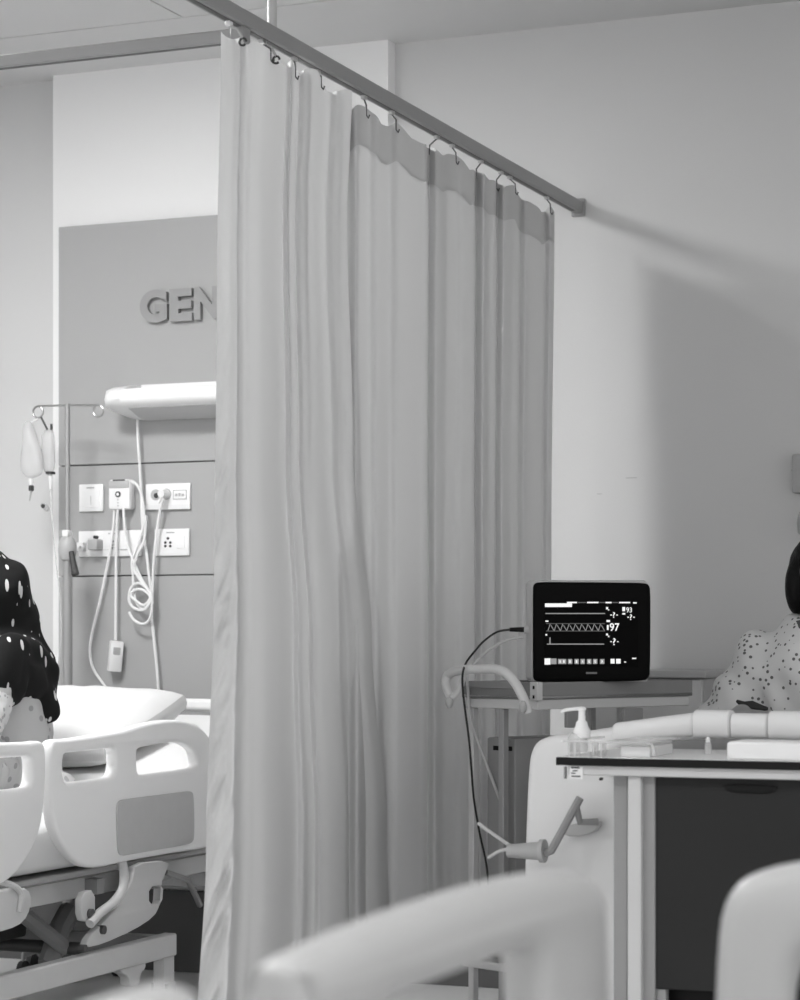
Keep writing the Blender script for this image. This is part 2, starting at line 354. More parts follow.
pbox(MB(), 95.5, 539.5, 105, 550.5, .0125, .055, .004).build('adapter_body', 'grey_plastic', t); disc(MB(), 99, 537.5, .006, .009, .03, 12).build('indicator', 'dark_plastic', t)
# nurse call box
t = thing('call_box', 'white nurse call box with round button and cords', 'call box', PY(122, 495, YB))
pbox(MB(), 114, 479.8, 135.5, 510.3, 0, .04, .008).build('case', 'socket_white', t)
pbox(MB(), 115, 481, 134.5, 489.3, .03, .042, .003).build('top_band', 'rail_inset', t); pbox(MB(), 119, 480.2, 130.5, 481.8, .02, .0425).build('top_slot', 'dark_plastic', t, sharp=None)
disc(MB(), 124, 495, .0105, .038, .0425).build('button', 'dark_plastic', t); disc(MB(), 124, 495, .0055, .04, .0435).build('button_centre', 'socket_white', t)
for v in (500.5, 503.5, 506.3): disc(MB(), 124, v, .0022, .038, .0415, 8).build('led', 'grey_plastic', t)
# pendant remote
p = PY(116, 640, YB-.03); t = thing('call_remote', 'pale hand remote hanging by its cord above the pillow', 'remote', p)
Mx = Matrix.Translation(PY(115.5, 656, YB-.03)) @ Matrix.Rotation(.1, 4, 'Y') @ Matrix.Rotation(.7, 4, 'Z')
MB().rbox((-.022, -.016, -.052), (.022, .016, .050), .004, 2, Mx).build('case', 'white_plastic', t); MB().rbox((-.012, -.019, .005), (.012, -.014, .03), .002, 1, Mx).build('button', 'grey_plastic', t)
# cords
def cord(name, label, px, mat='cord_white', r=.0046, d=.03, n=60, cat='cord', group='white cords hanging on the headwall'):
    P = [PY(q[0], q[1], YB-(q[2] if len(q) > 2 else d)) for q in px]
    o = MB().tube(crom(P, n), r, 8).build(name, mat, origin=P[0]); return tag(o, label, cat, group)
cord('lamp_cord', 'white cord dropping from the bed head lamp to the pillow', [(137.5, 419), (138, 440), (140, 470), (141.5, 500), (142.5, 525), (146, 550), (149, 575), (151.5, 596), (152, 620), (154.5, 645), (156.5, 665), (158.5, 690), (159, 703)])
cord('plug_cord', 'white cord from the round plug down into the coil', [(163.5, 499, .045), (160, 510), (157, 530), (154.5, 552), (153, 575), (152.5, 592), (152.5, 604)], d=.036)
cord('hanging_cable', 'white cord swinging from the call box down beside the remote', [(114.5, 507), (113.5, 525), (111, 545), (106, 572), (99, 605), (91.5, 636), (90, 655), (94, 670), (102, 682), (109, 692), (114, 702)], d=.024)
cord('remote_cord', 'straight white cord holding the hand remote', [(118, 508), (116.5, 530), (116, 560), (115.8, 600), (115.5, 640)], d=.030)
cord('coiled_cord', 'white cord from the call box gathered in loops', [(123.5, 508), (124.5, 525), (127, 543), (133, 560), (141, 578), (150, 594), (148, 603), (143, 608), (137, 604), (134, 594), (133, 575), (132, 562), (136, 550), (141, 535), (144, 518), (142, 497), (137, 485), (131, 481)], d=.042, n=120)
cord('looped_cord', 'white cord lying in three round loops under the sockets', [(146, 515), (144, 540), (137, 556), (134, 568), (140, 580), (150, 593), (149, 600), (143, 605), (135, 600), (131, 595), (135, 590), (143, 590), (150, 597), (147, 607), (141, 610), (133, 607), (129, 600), (131, 588), (139, 583), (148, 590), (152, 600), (150, 618), (143, 624), (134, 620), (129, 612)], d=.052, n=160)
cord('adapter_cord', 'short white cord curling from the small plug to the pole', [(84, 547, .05), (79, 546, .055), (75, 550, .07), (72, 556, .10)], n=20, r=.004)

# ------------------------------------------------------------------ drip stand
YI = 6.56
ip = PY(67.5, 600, YI); zi = PY(67.5, 546, YI).z; ztop = PY(67.5, 404, YI).z
iv = thing('drip_stand', 'steel drip stand with two ring hooks beside the headwall', 'drip stand', (ip.x, YI, 0))
MB().cyl((ip.x, YI, .08), (ip.x, YI, zi), .0165, n=16).build('outer_tube', 'steel_soft', iv)
MB().cyl((ip.x, YI, zi-.05), (ip.x, YI, ztop), .0085, n=12).build('inner_tube', 'steel_soft', iv)
MB().lathe([(.010, -.05), (.024, -.045), (.031, -.02), (.030, .008), (.020, .028), (.010, .034)], (ip.x, YI, zi), 18).build('clamp', 'grey_plastic', iv)
MB().cyl((ip.x+.026, YI-.02, zi-.02), (ip.x+.048, YI-.03, zi-.095), .009, .013, 8).build('clamp_lever', 'dark_plastic', iv)
MB().rbox((ip.x-.012, YI-.018, zi+.03), (ip.x+.012, YI+.012, zi+.052), .003, 1).build('collar', 'white_plastic', iv)
for k in range(5):
    a = k*2*math.pi/5+.3; e = Vector((ip.x+.17*math.cos(a), YI+.17*math.sin(a)*.8, .075))
    lg = MB().tube([(ip.x, YI, .10), (ip.x+.09*math.cos(a), YI+.09*math.sin(a)*.8, .095), e], .011, 8).build('leg', 'steel_soft', iv)
    MB().cyl((e.x-.009, e.y, .028), (e.x+.009, e.y, .028), .028, n=14).build('wheel', 'rubber', lg); MB().cyl((e.x, e.y, .03), (e.x, e.y, .08), .006, n=8).build('wheel_pin', 'steel', lg)
for s, (uc, vc) in ((-1, (38, 412)), (1, (98, 411))):
    c = PY(uc, vc, YI); pts = [Vector((ip.x, YI, ztop-.004)), Vector((c.x, YI, c.z+.019))]
    for k in range(0, 21): a = math.pi/2 - (-s)*k/20*1.75*math.pi*(-1)*(-1); pts.append(c+Vector((.019*math.cos(math.pi/2-s*(-1)*(-1)*k/20*1.8*math.pi), 0, .019*math.sin(math.pi/2-s*k/20*1.8*math.pi))))
    MB().tube(pts, .0036, 8).build('ring_hook', 'steel', iv)
# bags
def bag(label, outline, d, hang, th=.045):
    P = [PY(u, v, YI-d) for u, v in outline]; cx = sum(p.x for p in P)/len(P); cz = sum(p.z for p in P)/len(P)
    t = thing('drip_bag', label, 'drip bag', (cx, YI-d, cz))
    L = chaikin([Vector((p.x, p.z)) for p in P], 2); R = []
    for k in range(-6, 7):
        a = k/6*math.pi/2*.97; s = math.cos(a)**.45; R.append([Vector((cx+(q.x-cx)*s, YI-d+math.sin(a)*th/2, cz+(q.y-cz)*s)) for q in L])
    MB().rings(R).build('pouch', 'iv_bag', t, sharp=60); return t
t = bag('clear full drip bag hanging from the outer ring hook', [(24, 421), (31, 420), (35, 433), (41, 450), (43, 470), (40, 476), (30, 479), (22, 474), (21, 462), (24, 440)], .03, 0)
MB().tube([PY(38, 418.5, YI), PY(34, 421, YI-.02), PY(29, 424, YI-.03)], .003, 6).build('hanger', 'white_plastic', t)
pb = PY(31, 479, YI-.03); MB().cyl(pb, pb-Vector((0, 0, .02)), .010, .007, 10).build('port', 'rail_plastic', t)
MB().rbox(PY(28, 491, YI-.035), PY(34.5, 485.5, YI-.02), .003, 1).build('port_clip', 'dark_plastic', t); MB().cyl(PY(31.5, 488, YI-.03), PY(29.5, 501, YI-.03), .004, .002, 8).build('spike', 'grey_plastic', t)
t = bag('slim clear drip bottle behind the full drip bag', [(43, 430), (53, 429), (54.5, 440), (54.5, 468), (52, 474), (46, 474), (43, 468), (42, 445)], -.012, 0, .03)
MB().tube([PY(40.5, 416, YI), PY(44, 423, YI+.004), PY(47.5, 430, YI+.01)], .0035, 8).build('hanger', 'dark_metal', t); MB().tube([PY(51.5, 424, YI+.01), PY(51.5, 430, YI+.01)], .0045, 8).build('hanger_tab', 'dark_plastic', t)
MB().rbox(PY(45.5, 474, YI-.003), PY(55.5, 471.8, YI+.025), .001, 1).build('scale_bar', 'dark_plastic', t); MB().cyl(PY(50.5, 474, YI+.012), PY(50.5, 489, YI+.012), .008, .004, 10).build('drip_chamber', 'rail_plastic', t)
P = [PY(u, v, YI+.012) for u, v in ((50.5, 486), (51, 500), (52, 520), (56, 560), (60, 600), (61, 640), (58, 670), (60, 700))]
tag(MB().tube(crom(P, 40), .0022, 6).build('drip_line', 'bottle_clear', origin=P[0]), 'thin clear drip tubing falling from the slim bottle', 'tubing')
t = thing('roller_clamp', 'small grey roller clamp on the drip tubing', 'clamp', PY(45, 507, YI))
Mx = Matrix.Translation(PY(45, 507, YI)) @ Matrix.Rotation(-.9, 4, 'Y')
MB().rbox((-.008, -.006, -.017), (.008, .006, .017), .003, 1, Mx).build('clamp_case', 'grey_plastic', t); MB().cyl(Mx @ Vector((0, -.009, .004)), Mx @ Vector((0, .009, .004)), .007, n=12).build('roller', 'dark_plastic', t)

# ------------------------------------------------------------------ beds
def castor(t, x, y, r=.06):
    w_ = MB().cyl((x-.018, y, r), (x+.018, y, r), r, n=20).build('castor', 'rubber', t)
    MB().box((x-.026, y-.015, r), (x-.021, y+.03, r*2+.03)).box((x+.021, y-.015, r), (x+.026, y+.03, r*2+.03)).box((x-.026, y-.015, r*2+.02), (x+.026, y+.03, r*2+.035)).build('castor_fork', 'bed_metal_grey', w_, sharp=None)
    MB().cyl((x-.028, y, r), (x+.028, y, r), .010, n=10).build('axle', 'steel', w_)
def bed_chassis(t, cx, yf, yh, hw=.46, yb0=None, yb1=None, zd=.45, zl=.255, ins=.01):
    yb0 = yb0 or yf+.25; yb1 = yb1 or yh-.35
    for s in (-1, 1):
        MB().rbox((cx+s*hw-.02, yb0, zl-.031), (cx+s*hw+.02, yb1, zl+.031), .004, 1).build('base_beam', 'bed_metal', t)
        MB().rbox((cx+s*(hw-ins)-.018, yf+.06, zd-.028), (cx+s*(hw-ins)+.018, yh-.06, zd+.028), .004, 1).build('deck_beam', 'bed_metal', t)
        for y in (yb0+.05, yb1-.05): castor(t, cx+s*hw, y); MB().box((cx+s*hw-.016, y+(-.02 if y > (yb0+yb1)/2 else -.02), .14), (cx+s*hw+.016, y+.04, zl-.031)).build('leg', 'bed_metal', t, sharp=None)
    for y in (yb0+.03, yb1-.03): MB().box((cx-hw+.02, y-.025, zl-.025), (cx+hw-.02, y+.025, zl+.025)).build('cross_beam', 'bed_metal_grey', t, sharp=None)
    for y in (yf+.10, (yf+yh)/2, yh-.10): MB().box((cx-hw+.03, y-.02, zd-.02), (cx+hw-.03, y+.02, zd+.02)).build('cross_beam', 'bed_metal_grey', t, sharp=None)
    for y0, y1 in ((yb0+.25, yb0+.60), (yb1-.25, yb1-.55)):
        for s in (-.28, .28): MB().tube([(cx+s, y0, zl+.01), (cx+s, y1, zd-.02)], .022, 8).build('lift_arm', 'bed_metal_grey', t)
        MB().cyl((cx-.34, y0, zl+.01), (cx+.34, y0, zl+.01), .018, n=12).build('lift_shaft', 'dark_metal', t)
    MB().cyl((cx, yf+.3, zl+.07), (cx, (yf+yh)/2+.2, zd-.06), .035, .03, 14).build('actuator', 'dark_metal', t)
def mattress(label, cx, y0, y1, zb_, zt_, hw=.44, bend=None, dz=0):
    n = 28
    def top(y):
        return 0 if bend is None or y < bend else dz*((y-bend)/(y1-bend))**1.0
    R = []
    prof_ = [(-hw+.02, 0), (-hw, .02), (-hw, zt_-zb_-.035), (-hw+.012, zt_-zb_-.012), (-hw+.04, zt_-zb_), (-hw*.4, zt_-zb_+.006), (hw*.4, zt_-zb_+.006), (hw-.04, zt_-zb_), (hw-.012, zt_-zb_-.012), (hw, zt_-zb_-.035), (hw, .02), (hw-.02, 0)]
    for i in range(n+1):
        y = y0+(y1-y0)*i/n; sc = 1 if 0 < i < n else .97
        R.append([Vector((cx+a*sc, y, zb_+top(y)+b)) for a, b in prof_])
    return tag(MB().rings(R).build('mattress', 'sheet', origin=(cx, (y0+y1)/2, zb_), sharp=50), label, 'mattress')
def pix_plate(loopsP, plane, X, thick, bevel, mat, name, parent, smooth=2, off=0):
    if plane == 'x':
        L = [[(PX(u, v, X).y, PX(u, v, X).z) for u, v in lp] for lp in loopsP]; fn = lambda a, b, c: (X+off+c, a, b)
    else:
        L = [[(PY(u, v, X).x, PY(u, v, X).z) for u, v in lp] for lp in loopsP]; fn = lambda a, b, c: (a, X+off+c, b)
    return finish(plate(L, thick, bevel, fn, smooth), name, mat, parent, sharp=45)

# --- left bed
CX, XS = -3.5, -3.0
bedL = thing('hospital_bed', 'white hospital bed with side rails below the grey headwall panel', 'hospital bed', (CX, 5.4, 0), 'hospital beds')
bed_chassis(bedL, CX, 4.2, 6.45, .47, 4.25, 5.66, .448, .256, .085)
RAIL = [(44, 772), (44.5, 748), (48, 739), (60, 739.5), (90, 735), (115, 731.5), (138, 724), (158, 720), (178, 719.5), (197, 727), (208, 741), (212.5, 755), (212.5, 800), (210, 845), (200, 848.5), (165, 853.5), (120, 861.5), (92, 868.5), (76, 866), (62, 852), (51, 832), (46, 808)]
H1 = [(57.5, 760), (59, 753), (70, 752), (96, 749), (109, 747.5), (111, 755), (110.5, 770), (107, 777.5), (90, 779.5), (66, 783), (59, 782), (57.5, 772)]
H2 = [(131.5, 756), (132, 748.5), (145, 745.5), (165, 742), (178, 743), (189, 749), (192.5, 760), (192, 767), (180, 769.5), (150, 773.5), (134, 775.5), (131.5, 768)]
INS = [(q[0]-6, q[1]+1) for q in [(115.5, 806), (118, 799), (128, 797.5), (180, 791), (191, 789.5), (193, 796), (193.5, 835), (191.5, 842), (180, 844.5), (130, 853), (119, 855), (116.5, 847)]]
def rail_local(scale=1., flip=False):
    out = []
    for lp in (RAIL, H1, H2, INS):
        q = [(PX(u, v, XS).y-PX(44, 780, XS).y, PX(u, v, XS).z) for u, v in lp]; out.append(q)
    return out
rl = rail_local()
r1 = pix_plate([RAIL, H1, H2], 'x', XS, .036, .011, 'rail_plastic', 'side_rail', bedL)
pix_plate([INS], 'x', XS, .006, .0015, 'rail_inset', 'inset_panel', r1, off=.0195)
y0r = PX(41.5, 800, XS).y
def mirrored(lp): return [(y0r-.004-a, z) for a, z in lp]
me = plate([mirrored(rl[0]), mirrored(rl[1]), mirrored(rl[2])], .036, .011, lambda a, b, c: (XS+c, a, b)); r2 = finish(me, 'side_rail', 'rail_plastic', bedL, sharp=45)
finish(plate([mirrored(rl[3])], .006, .0015, lambda a, b, c: (XS+.0195+c, a, b)), 'inset_panel', 'rail_inset', r2, sharp=45)
for pr_ in (lambda lp: [(PX(44, 780, XS).y+a, z) for a, z in lp], mirrored):      # far side rails
    me = plate([pr_(rl[0]), pr_(rl[1]), pr_(rl[2])], .036, .011, lambda a, b, c: (2*CX-XS+c, a, b-.30)); finish(me, 'side_rail', 'rail_plastic', bedL, sharp=45)
XA = XS-.035
pix_plate([[(132, 863), (167, 860), (163, 872), (158, 884), (157, 905), (151, 917), (131, 930), (100, 944), (82, 948), (86, 936), (101, 922), (116, 905), (124, 890), (130, 878)], [(146, 887), (159, 885), (158, 903), (146, 905)]], 'x', XA, .022, .004, 'bed_metal', 'rail_arm', bedL, 1)
MB().tube(crom([PX(u, v, XA+.02) for u, v in ((121, 858), (124, 875), (122, 890), (113, 903), (100, 913), (90, 924))], 24), .013, 10).build('rail_tube', 'bed_metal', bedL)
b_ = pix_plate([[(78, 893), (92, 889), (92, 919), (86, 922), (78, 920)]], 'x', XA, .02, .003, 'bed_metal', 'pivot_plate', bedL, 1)
for u, v, r in ((86, 913.5, .013), (98, 929.5, .012), (79, 948, .010)): p = PX(u, v, XA); MB().cyl(p, p+Vector((.02, 0, 0)), r, n=14).build('bolt', 'dark_metal', bedL)
pix_plate([[(-22, 894), (18, 886), (27, 893), (26, 908), (20, 922), (4, 930), (-22, 935)]], 'x', XA, .03, .006, 'bed_metal', 'rail_arm', bedL, 1)
MB().tube(crom([PX(u, v, XA+.02) for u, v in ((-8, 880), (14, 886), (21, 895), (19, 912))], 14), .008, 8).build('rail_tube', 'bed_metal', bedL)
pix_plate([[(115, 966), (141, 961), (141, 968), (136, 973), (135, 985), (125, 987), (124, 976), (116, 972)]], 'x', XS-.03, .03, .003, 'bed_metal', 'castor_bracket', bedL, 1)
MB().tube([PX(165, 872, XS-.06), PX(188, 880, XS-.10), PX(200, 905, XS-.14)], .009, 8).build('release_lever', 'bed_metal_grey', bedL)
MB().tube([PX(70, 910, XS-.25), PX(60, 928, XS-.25), PX(48, 965, XS-.25)], .03, 8).build('lift_link', 'bed_metal_grey', bedL)
MB().rbox((CX-.2, 5.0, .30), (CX+.2, 5.35, .42), .01, 2).build('motor_box', 'dark_plastic', bedL)
MB().rbox((CX-.45, 4.25, .484), (CX+.45, 6.40, .50), .004, 1).build('deck', 'bed_metal_grey', bedL)
MB().box((CX-.43, 5.62, .52), (CX+.43, 6.36, .53), Matrix.Translation((0, 5.62, .5)) @ Matrix.Rotation(math.radians(13), 4, 'X') @ Matrix.Translation((0, -5.62, -.52))).build('back_section', 'bed_metal_grey', bedL, sharp=None)
HB = [(-.49, .32), (-.49, .70), (-.47, .86), (-.42, .905), (-.2, .915), (.2, .915), (.42, .905), (.47, .86), (.49, .70), (.49, .32)]
HS = [(-.38, .80), (-.38, .865), (-.2, .875), (.2, .875), (.38, .865), (.38, .80), (.2, .80), (-.2, .80)]
finish(plate([[(CX+a, b) for a, b in HB], [(CX+a, b) for a, b in HS]], .035, .012, lambda a, b, c: (a, 6.475+c, b)), 'headboard', 'rail_plastic', bedL, sharp=45)
FB = [(-.49, .30), (-.485, .60), (-.478, .80), (-.47, .868), (-.44, .892), (-.36, .902), (-.27, .917), (-.15, .940), (0, .948), (.15, .940), (.27, .917), (.36, .902), (.44, .892), (.47, .868), (.478, .80), (.485, .60), (.49, .30)]
FS = [(-.30, .80), (-.30, .868), (-.15, .888), (0, .896), (.15, .888), (.30, .868), (.30, .80), (.15, .80), (-.15, .80)]
finish(plate([[(CX+a, b) for a, b in FB], [(CX+a, b) for a, b in FS]], .035, .012, lambda a, b, c: (a, 4.20+c, b)), 'footboard', 'rail_plastic', bedL, sharp=45)
mattress('white sheeted mattress raised at the head under the seated woman', CX, 4.26, 6.40, .512, .645, .45, 5.55, .215)
# pillow
def pillow(label, c, sx, sy, th, tilt, rz=0):
    t = thing('pillow', label, 'pillow', c); M = Matrix.Translation(c) @ Matrix.Rotation(rz, 4, 'Z') @ Matrix.Rotation(tilt, 4, 'X')
    def H(a, b):
        e = max(0, 1-abs(a)**4)*max(0, 1-abs(b)**3.2); return th/2*(.30+.70*e**.45)
    R = []; n = 22
    def half(sg):
        def fn(i, j):
            a, b = 2*i-1, 2*j-1; wr = .006*noise.noise(Vector((a*4, b*3, sg))) + .010*math.exp(-((b+.75)*4)**2)*math.sin(a*9+b*4)
            return M @ Vector((a*sx/2*(1-.05*b*b), b*sy/2*(1-.05*a*a), sg*H(a, b)+(wr if sg > 0 else 0)))
        return fn
    MB().sheet(half(1), n, n).sheet(half(-1), n, n).build('pillow_case', 'pillow_cloth', t, sharp=None).data.shade_smooth()
    def band(i, j):
        a = (i*4) % 4; k = int(a); f = a-k
        q = [(-1, -1), (1, -1), (1, 1), (-1, 1), (-1, -1)]; A, B = q[min(k, 3)], q[min(k, 3)+1]
        x, y = A[0]+(B[0]-A[0])*f, A[1]+(B[1]-A[1])*f
        bul = 1+.018*math.sin(math.pi*j)
        return M @ Vector((x*sx/2*(1-.05*y*y)*bul, y*sy/2*(1-.05*x*x)*bul, (2*j-1)*H(x, y)*1.02))
    MB().sheet(band, 64, 6).build('gusset', 'pillow_side', t, sharp=60); return t
pillow('plump white pillow with grey side band on the raised mattress', (-3.585, 6.02, .842), .60, .50, .145, math.radians(17), -.05)

# --- right bed
CR, YF = -1.17, 4.72
bedR = thing('hospital_bed', 'white hospital bed with padded footboard top behind the black-edged table', 'hospital bed', (CR, 5.7, 0), 'hospital beds')
bed_chassis(bedR, CR, YF, 6.80, .43, 4.95, 6.3, .45, .25)
fb = finish(plate([[(CR+a, b) for a, b in FB], [(CR+a, b) for a, b in FS]], .045, .016, lambda a, b, c: (a, YF+c, b)), 'footboard', 'rail_plastic', bedR, sharp=45)
def sleeve(x0, x1, z0, z1, h0, h1, d=.031):
    R = []
    for k, s in ((0, .55), (.02, .85), (.05, 1), (.95, 1), (.98, .9), (1, .6)):
        x = CR+x0+(x1-x0)*k; z = z0+(z1-z0)*k; h = (h0+(h1-h0)*k)/2*s
        R.append([Vector((x, YF-.004+d*s*math.copysign(abs(math.cos(a))**.6, math.cos(a)), z+h*math.copysign(abs(math.sin(a))**.6, math.sin(a)))) for a in [q*2*math.pi/16 for q in range(16)]])
    MB().rings(R).build('grip_sleeve', 'pump_white', fb, sharp=50)
sleeve(-.285, -.104, .903, .922, .040, .052); sleeve(-.108, -.026, .923, .923, .060, .060, .034); sleeve(-.027, .053, .921, .921, .052, .052, .031); sleeve(.052, .14, .923, .923, .060, .060, .034); sleeve(.138, .285, .922, .903, .052, .040)
MB().rbox((CR-.43, YF+.06, .482), (CR+.43, 6.72, .497), .004, 1).build('deck', 'bed_metal_grey', bedR)
finish(plate([[(CR+a, b+.02) for a, b in HB], [(CR+a, b+.02) for a, b in HS]], .035, .012, lambda a, b, c: (a, 6.80+c, b)), 'headboard', 'rail_plastic', bedR, sharp=45)
ck = MB().cyl(PY(508, 851, 4.62), PY(541, 851, 4.62), .014, .020, 16).build('crank_handle', 'grey_plastic', bedR)
MB().cyl(PY(540.5, 851, 4.62), PY(545, 851, 4.62), .025, n=18).build('handle_ring', 'rail_inset', ck)
MB().tube([PY(545, 853, 4.62), PY(551, 851, 4.62), PY(580, 798, 4.62)], .009, 8).build('crank_arm', 'bed_metal_grey', ck)
MB().tube([PY(576, 806, 4.62), PY(580, 822, 4.64), PY(598, 822, 4.66)], .008, 8).build('crank_link', 'bed_metal_grey', ck)
pix_plate([[(563, 826), (600, 819), (600, 829), (584, 836), (566, 836)]], 'y', 4.68, .03, .004, 'bed_metal', 'crank_bracket', bedR, 1)
mattress('white mattress under the patient in the dotted gown', CR, YF+.07, 6.74, .50, .62, .43)
pillow('white pillow standing behind the patient in the dotted gown', (CR, 6.62, .86), .60, .42, .12, math.radians(75))

# --- near bed
CN = -.06
bedN = thing('hospital_bed', 'white hospital bed out of focus with open footboard and rounded side rails', 'hospital bed', (CN, 1.0, 0), 'hospital beds')
bed_chassis(bedN, CN, -.05, 2.07, .46, .2, 1.8, .45, .25)
XN = -.62
top = [(273, 985), (273, 968), (279, 960), (308, 945.5), (355, 924), (410, 904), (455, 889), (494, 878.5), (535, 871), (555, 869.5), (573, 872), (584, 884), (588, 905)]
o1 = [(PX(u, v, XN).y, PX(u, v, XN).z) for u, v in top]; ya, yb = o1[0][0], o1[-1][0]
o1 = o1 + [(yb+.008, .72), (yb, .55), (yb-.06, .49), (ya+.16, .49), (ya+.03, .55), (ya-.002, .72)]
h1 = [(PX(u, v, XN).y, PX(u, v, XN).z) for u, v in ((345, 1012), (405, 987), (462, 966), (503, 950), (517, 948), (522, 960))]
yh = h1[-1][0]; h1 = h1 + [(yh+.01, .72), (yh-.03, .69), (h1[0][0], .69), (h1[0][0]-.03, .72)]
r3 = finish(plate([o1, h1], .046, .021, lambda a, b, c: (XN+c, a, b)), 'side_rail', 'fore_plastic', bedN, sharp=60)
ins = [(ya+.14, .54), (yb-.10, .54), (yb-.10, .65), (ya+.14, .65)]
finish(plate([ins], .006, .0015, lambda a, b, c: (XN-.025+c, a, b)), 'inset_panel', 'rail_inset', r3, sharp=45)
yc = PX(183, 998, XN).y
o2 = [(yc, .80), (yc-.001, .865), (PX(178, 988, XN).y, PX(178, 988, XN).z), (PX(166, 982, XN).y, PX(166, 982, XN).z), (PX(148, 985, XN).y, PX(148, 985, XN).z), (PX(110, 997, XN).y, PX(110, 997, XN).z), (PX(80, 1010, XN).y, PX(80, 1010, XN).z), (yc-.50, .87), (yc-.62, .85), (yc-.66, .78), (yc-.66, .60), (yc-.60, .49), (yc-.1, .49), (yc-.01, .58)]
h2 = [(yc-.10, .70), (yc-.10, .80), (yc-.16, .835), (yc-.48, .81), (yc-.56, .78), (yc-.56, .69), (yc-.3, .68)]
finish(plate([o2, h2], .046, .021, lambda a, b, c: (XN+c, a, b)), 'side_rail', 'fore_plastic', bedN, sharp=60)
for y in (ya+.2, yb-.2, yc-.5, yc-.2): MB().rbox((XN+.02, y-.03, .42), (XN+.10, y+.03, .56), .004, 1).build('rail_arm', 'bed_metal', bedN)
YFN = 2.10
L = [(-.495, .25), (-.492, .60), (-.488, .80), (-.48, .864), (-.445, .890), (-.36, .904), (-.24, .920), (-.1, .931), (0, .934)]; FN = L + [(-a, b) for a, b in L[-2::-1]]
L = [(-.418, .52), (-.418, .79), (-.39, .825), (-.2, .855), (0, .862)]; FNs = L + [(-a, b) for a, b in L[-2::-1]]
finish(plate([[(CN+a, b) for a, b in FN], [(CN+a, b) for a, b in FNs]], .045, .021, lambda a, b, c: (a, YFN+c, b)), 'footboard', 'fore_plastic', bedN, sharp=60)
MB().rbox((CN-.44, 0, .484), (CN+.44, 2.03, .50), .004, 1).build('deck', 'bed_metal_grey', bedN)
mattress('white mattress on the bed with the open footboard', CN, .0, 2.04, .512, .60, .44)

# ------------------------------------------------------------------ curtain tracks
XT = -2.225
ztr = 2.447; zt2 = 2.412
tk = thing('curtain_track', 'long grey ceiling-hung curtain track running to the back wall', 'curtain track', (XT, 5.0, ztr), 'grey curtain tracks')
yn = 3.3
MB().rbox((XT-.016, yn, ztr-.018), (XT+.016, YW, ztr+.018), .003, 1).build('rail', 'track', tk); MB().box((XT-.006, yn+.02, ztr-.0195), (XT+.006, YW-.06, ztr-.0175)).build('slot', 'track_slot', tk, sharp=None)
MB().rbox((XT-.022, YW-.012, ztr-.028), (XT+.022, YW, ztr+.028), .003, 1).build('wall_bracket', 'track', tk)
yr = PX(272, 10, XT).y
for y in (yr, 3.5): MB().cyl((XT, y, ztr+.02), (XT, y, ZC), .011, n=14).build('hanger_rod', 'track_rod', tk)
yt2 = PX(238, 40, XT).y+.02
MBt = thing('curtain_track', 'grey curtain track crossing in front of the headwall lamp to the left', 'curtain track', (XT-1, yt2, ztr), 'grey curtain tracks')
MB().rbox((XL+.02, yt2-.014, zt2-.014), (XT-.017, yt2+.014, zt2+.014), .003, 1).build('rail', 'track', MBt); MB().box((XL+.02, yt2-.005, zt2-.0155), (XT-.05, yt2+.005, zt2-.0135)).build('slot', 'track_slot', MBt, sharp=None)
MB().rbox((XT-.022, yt2-.018, zt2-.016), (XT+.012, yt2+.018, ztr-.017), .003, 1).build('corner_joint', 'track', MBt); MB().cyl((-4.6, yt2, zt2+.012), (-4.9, yt2, ZC), .011, n=14).build('hanger_rod', 'track_rod', MBt)

# ------------------------------------------------------------------ curtains
def curtain(label, cps, left, right, umid, ztop_fn, zbot, header=0, amp=(.7, 1.15), wrinkle=None, ncol=200, nrow=60, loc=None):
    """cps: (u, dx) fold crests and valleys read along the track; left/right: edge u at heights (h, u)"""
    t = thing('privacy_curtain', label, 'curtain', loc, 'white privacy curtains')
    cp = crom([Vector((u, d, 0)) for u, d in cps], ncol+1)
    def edge(E, h):
        for k in range(len(E)-1):
            if h <= E[k+1][0]: f = (h-E[k][0])/(E[k+1][0]-E[k][0]); f = f*f*(3-2*f); return E[k][1]+(E[k+1][1]-E[k][1])*f
        return E[-1][1]
    def pos(i, h, push=0):
        c = cp[min(int(round(i*ncol)), ncol)]; z = ztop_fn(i)+(zbot-ztop_fn(i))*h
        uL, uR = edge(left, h), edge(right, h); u = uL+(c.x-umid[0])/(umid[1]-umid[0])*(uR-uL)
        a = amp[0]+(amp[1]-amp[0])*h
        dx = c.y*a + .010*noise.noise(Vector((i*9, h*2.2, 1)))*(.3+h)
        if wrinkle and i < wrinkle:
            e = math.sin(math.pi*i/wrinkle)
            dx += (.016*noise.noise(Vector((i*8, h*44+i*20, 3))) + .008*noise.noise(Vector((i*12, h*95+i*45, 5))))*e*max(0, min(1, (h-.18)*2.2))
        x = XT+dx+push; d = ray(u, 500); y = x/d.x*d.y
        return Vector((x, y, z))
    hb = header/(ztop_fn(0)-zbot) if header else 0
    MB().sheet(lambda i, j: pos(i, hb+(1-hb)*j), ncol, nrow).build('cloth', 'curtain', t, sharp=None).data.shade_smooth()
    if header: MB().sheet(lambda i, j: pos(i, hb*j*1.08, .0025*j), ncol, 4).build('header_band', 'curtain_header', t, sharp=None).data.shade_smooth()
    return t, pos
def hook(t, p, ztrk):
    b = MB().tube([Vector((XT, p.y, ztrk-.019)), Vector((XT, p.y, ztrk-.028)), Vector((p.x, p.y, p.z+.006)), Vector((p.x, p.y, p.z-.018)), Vector((p.x+.006, p.y, p.z-.026)), Vector((p.x+.009, p.y, p.z-.018))], .0022, 6).build('curtain_hook', 'dark_metal', t)
    MB().rbox((XT-.006, p.y-.009, ztrk-.029), (XT+.006, p.y+.009, ztrk-.0185), .002, 1).build('runner', 'grey_plastic', b)
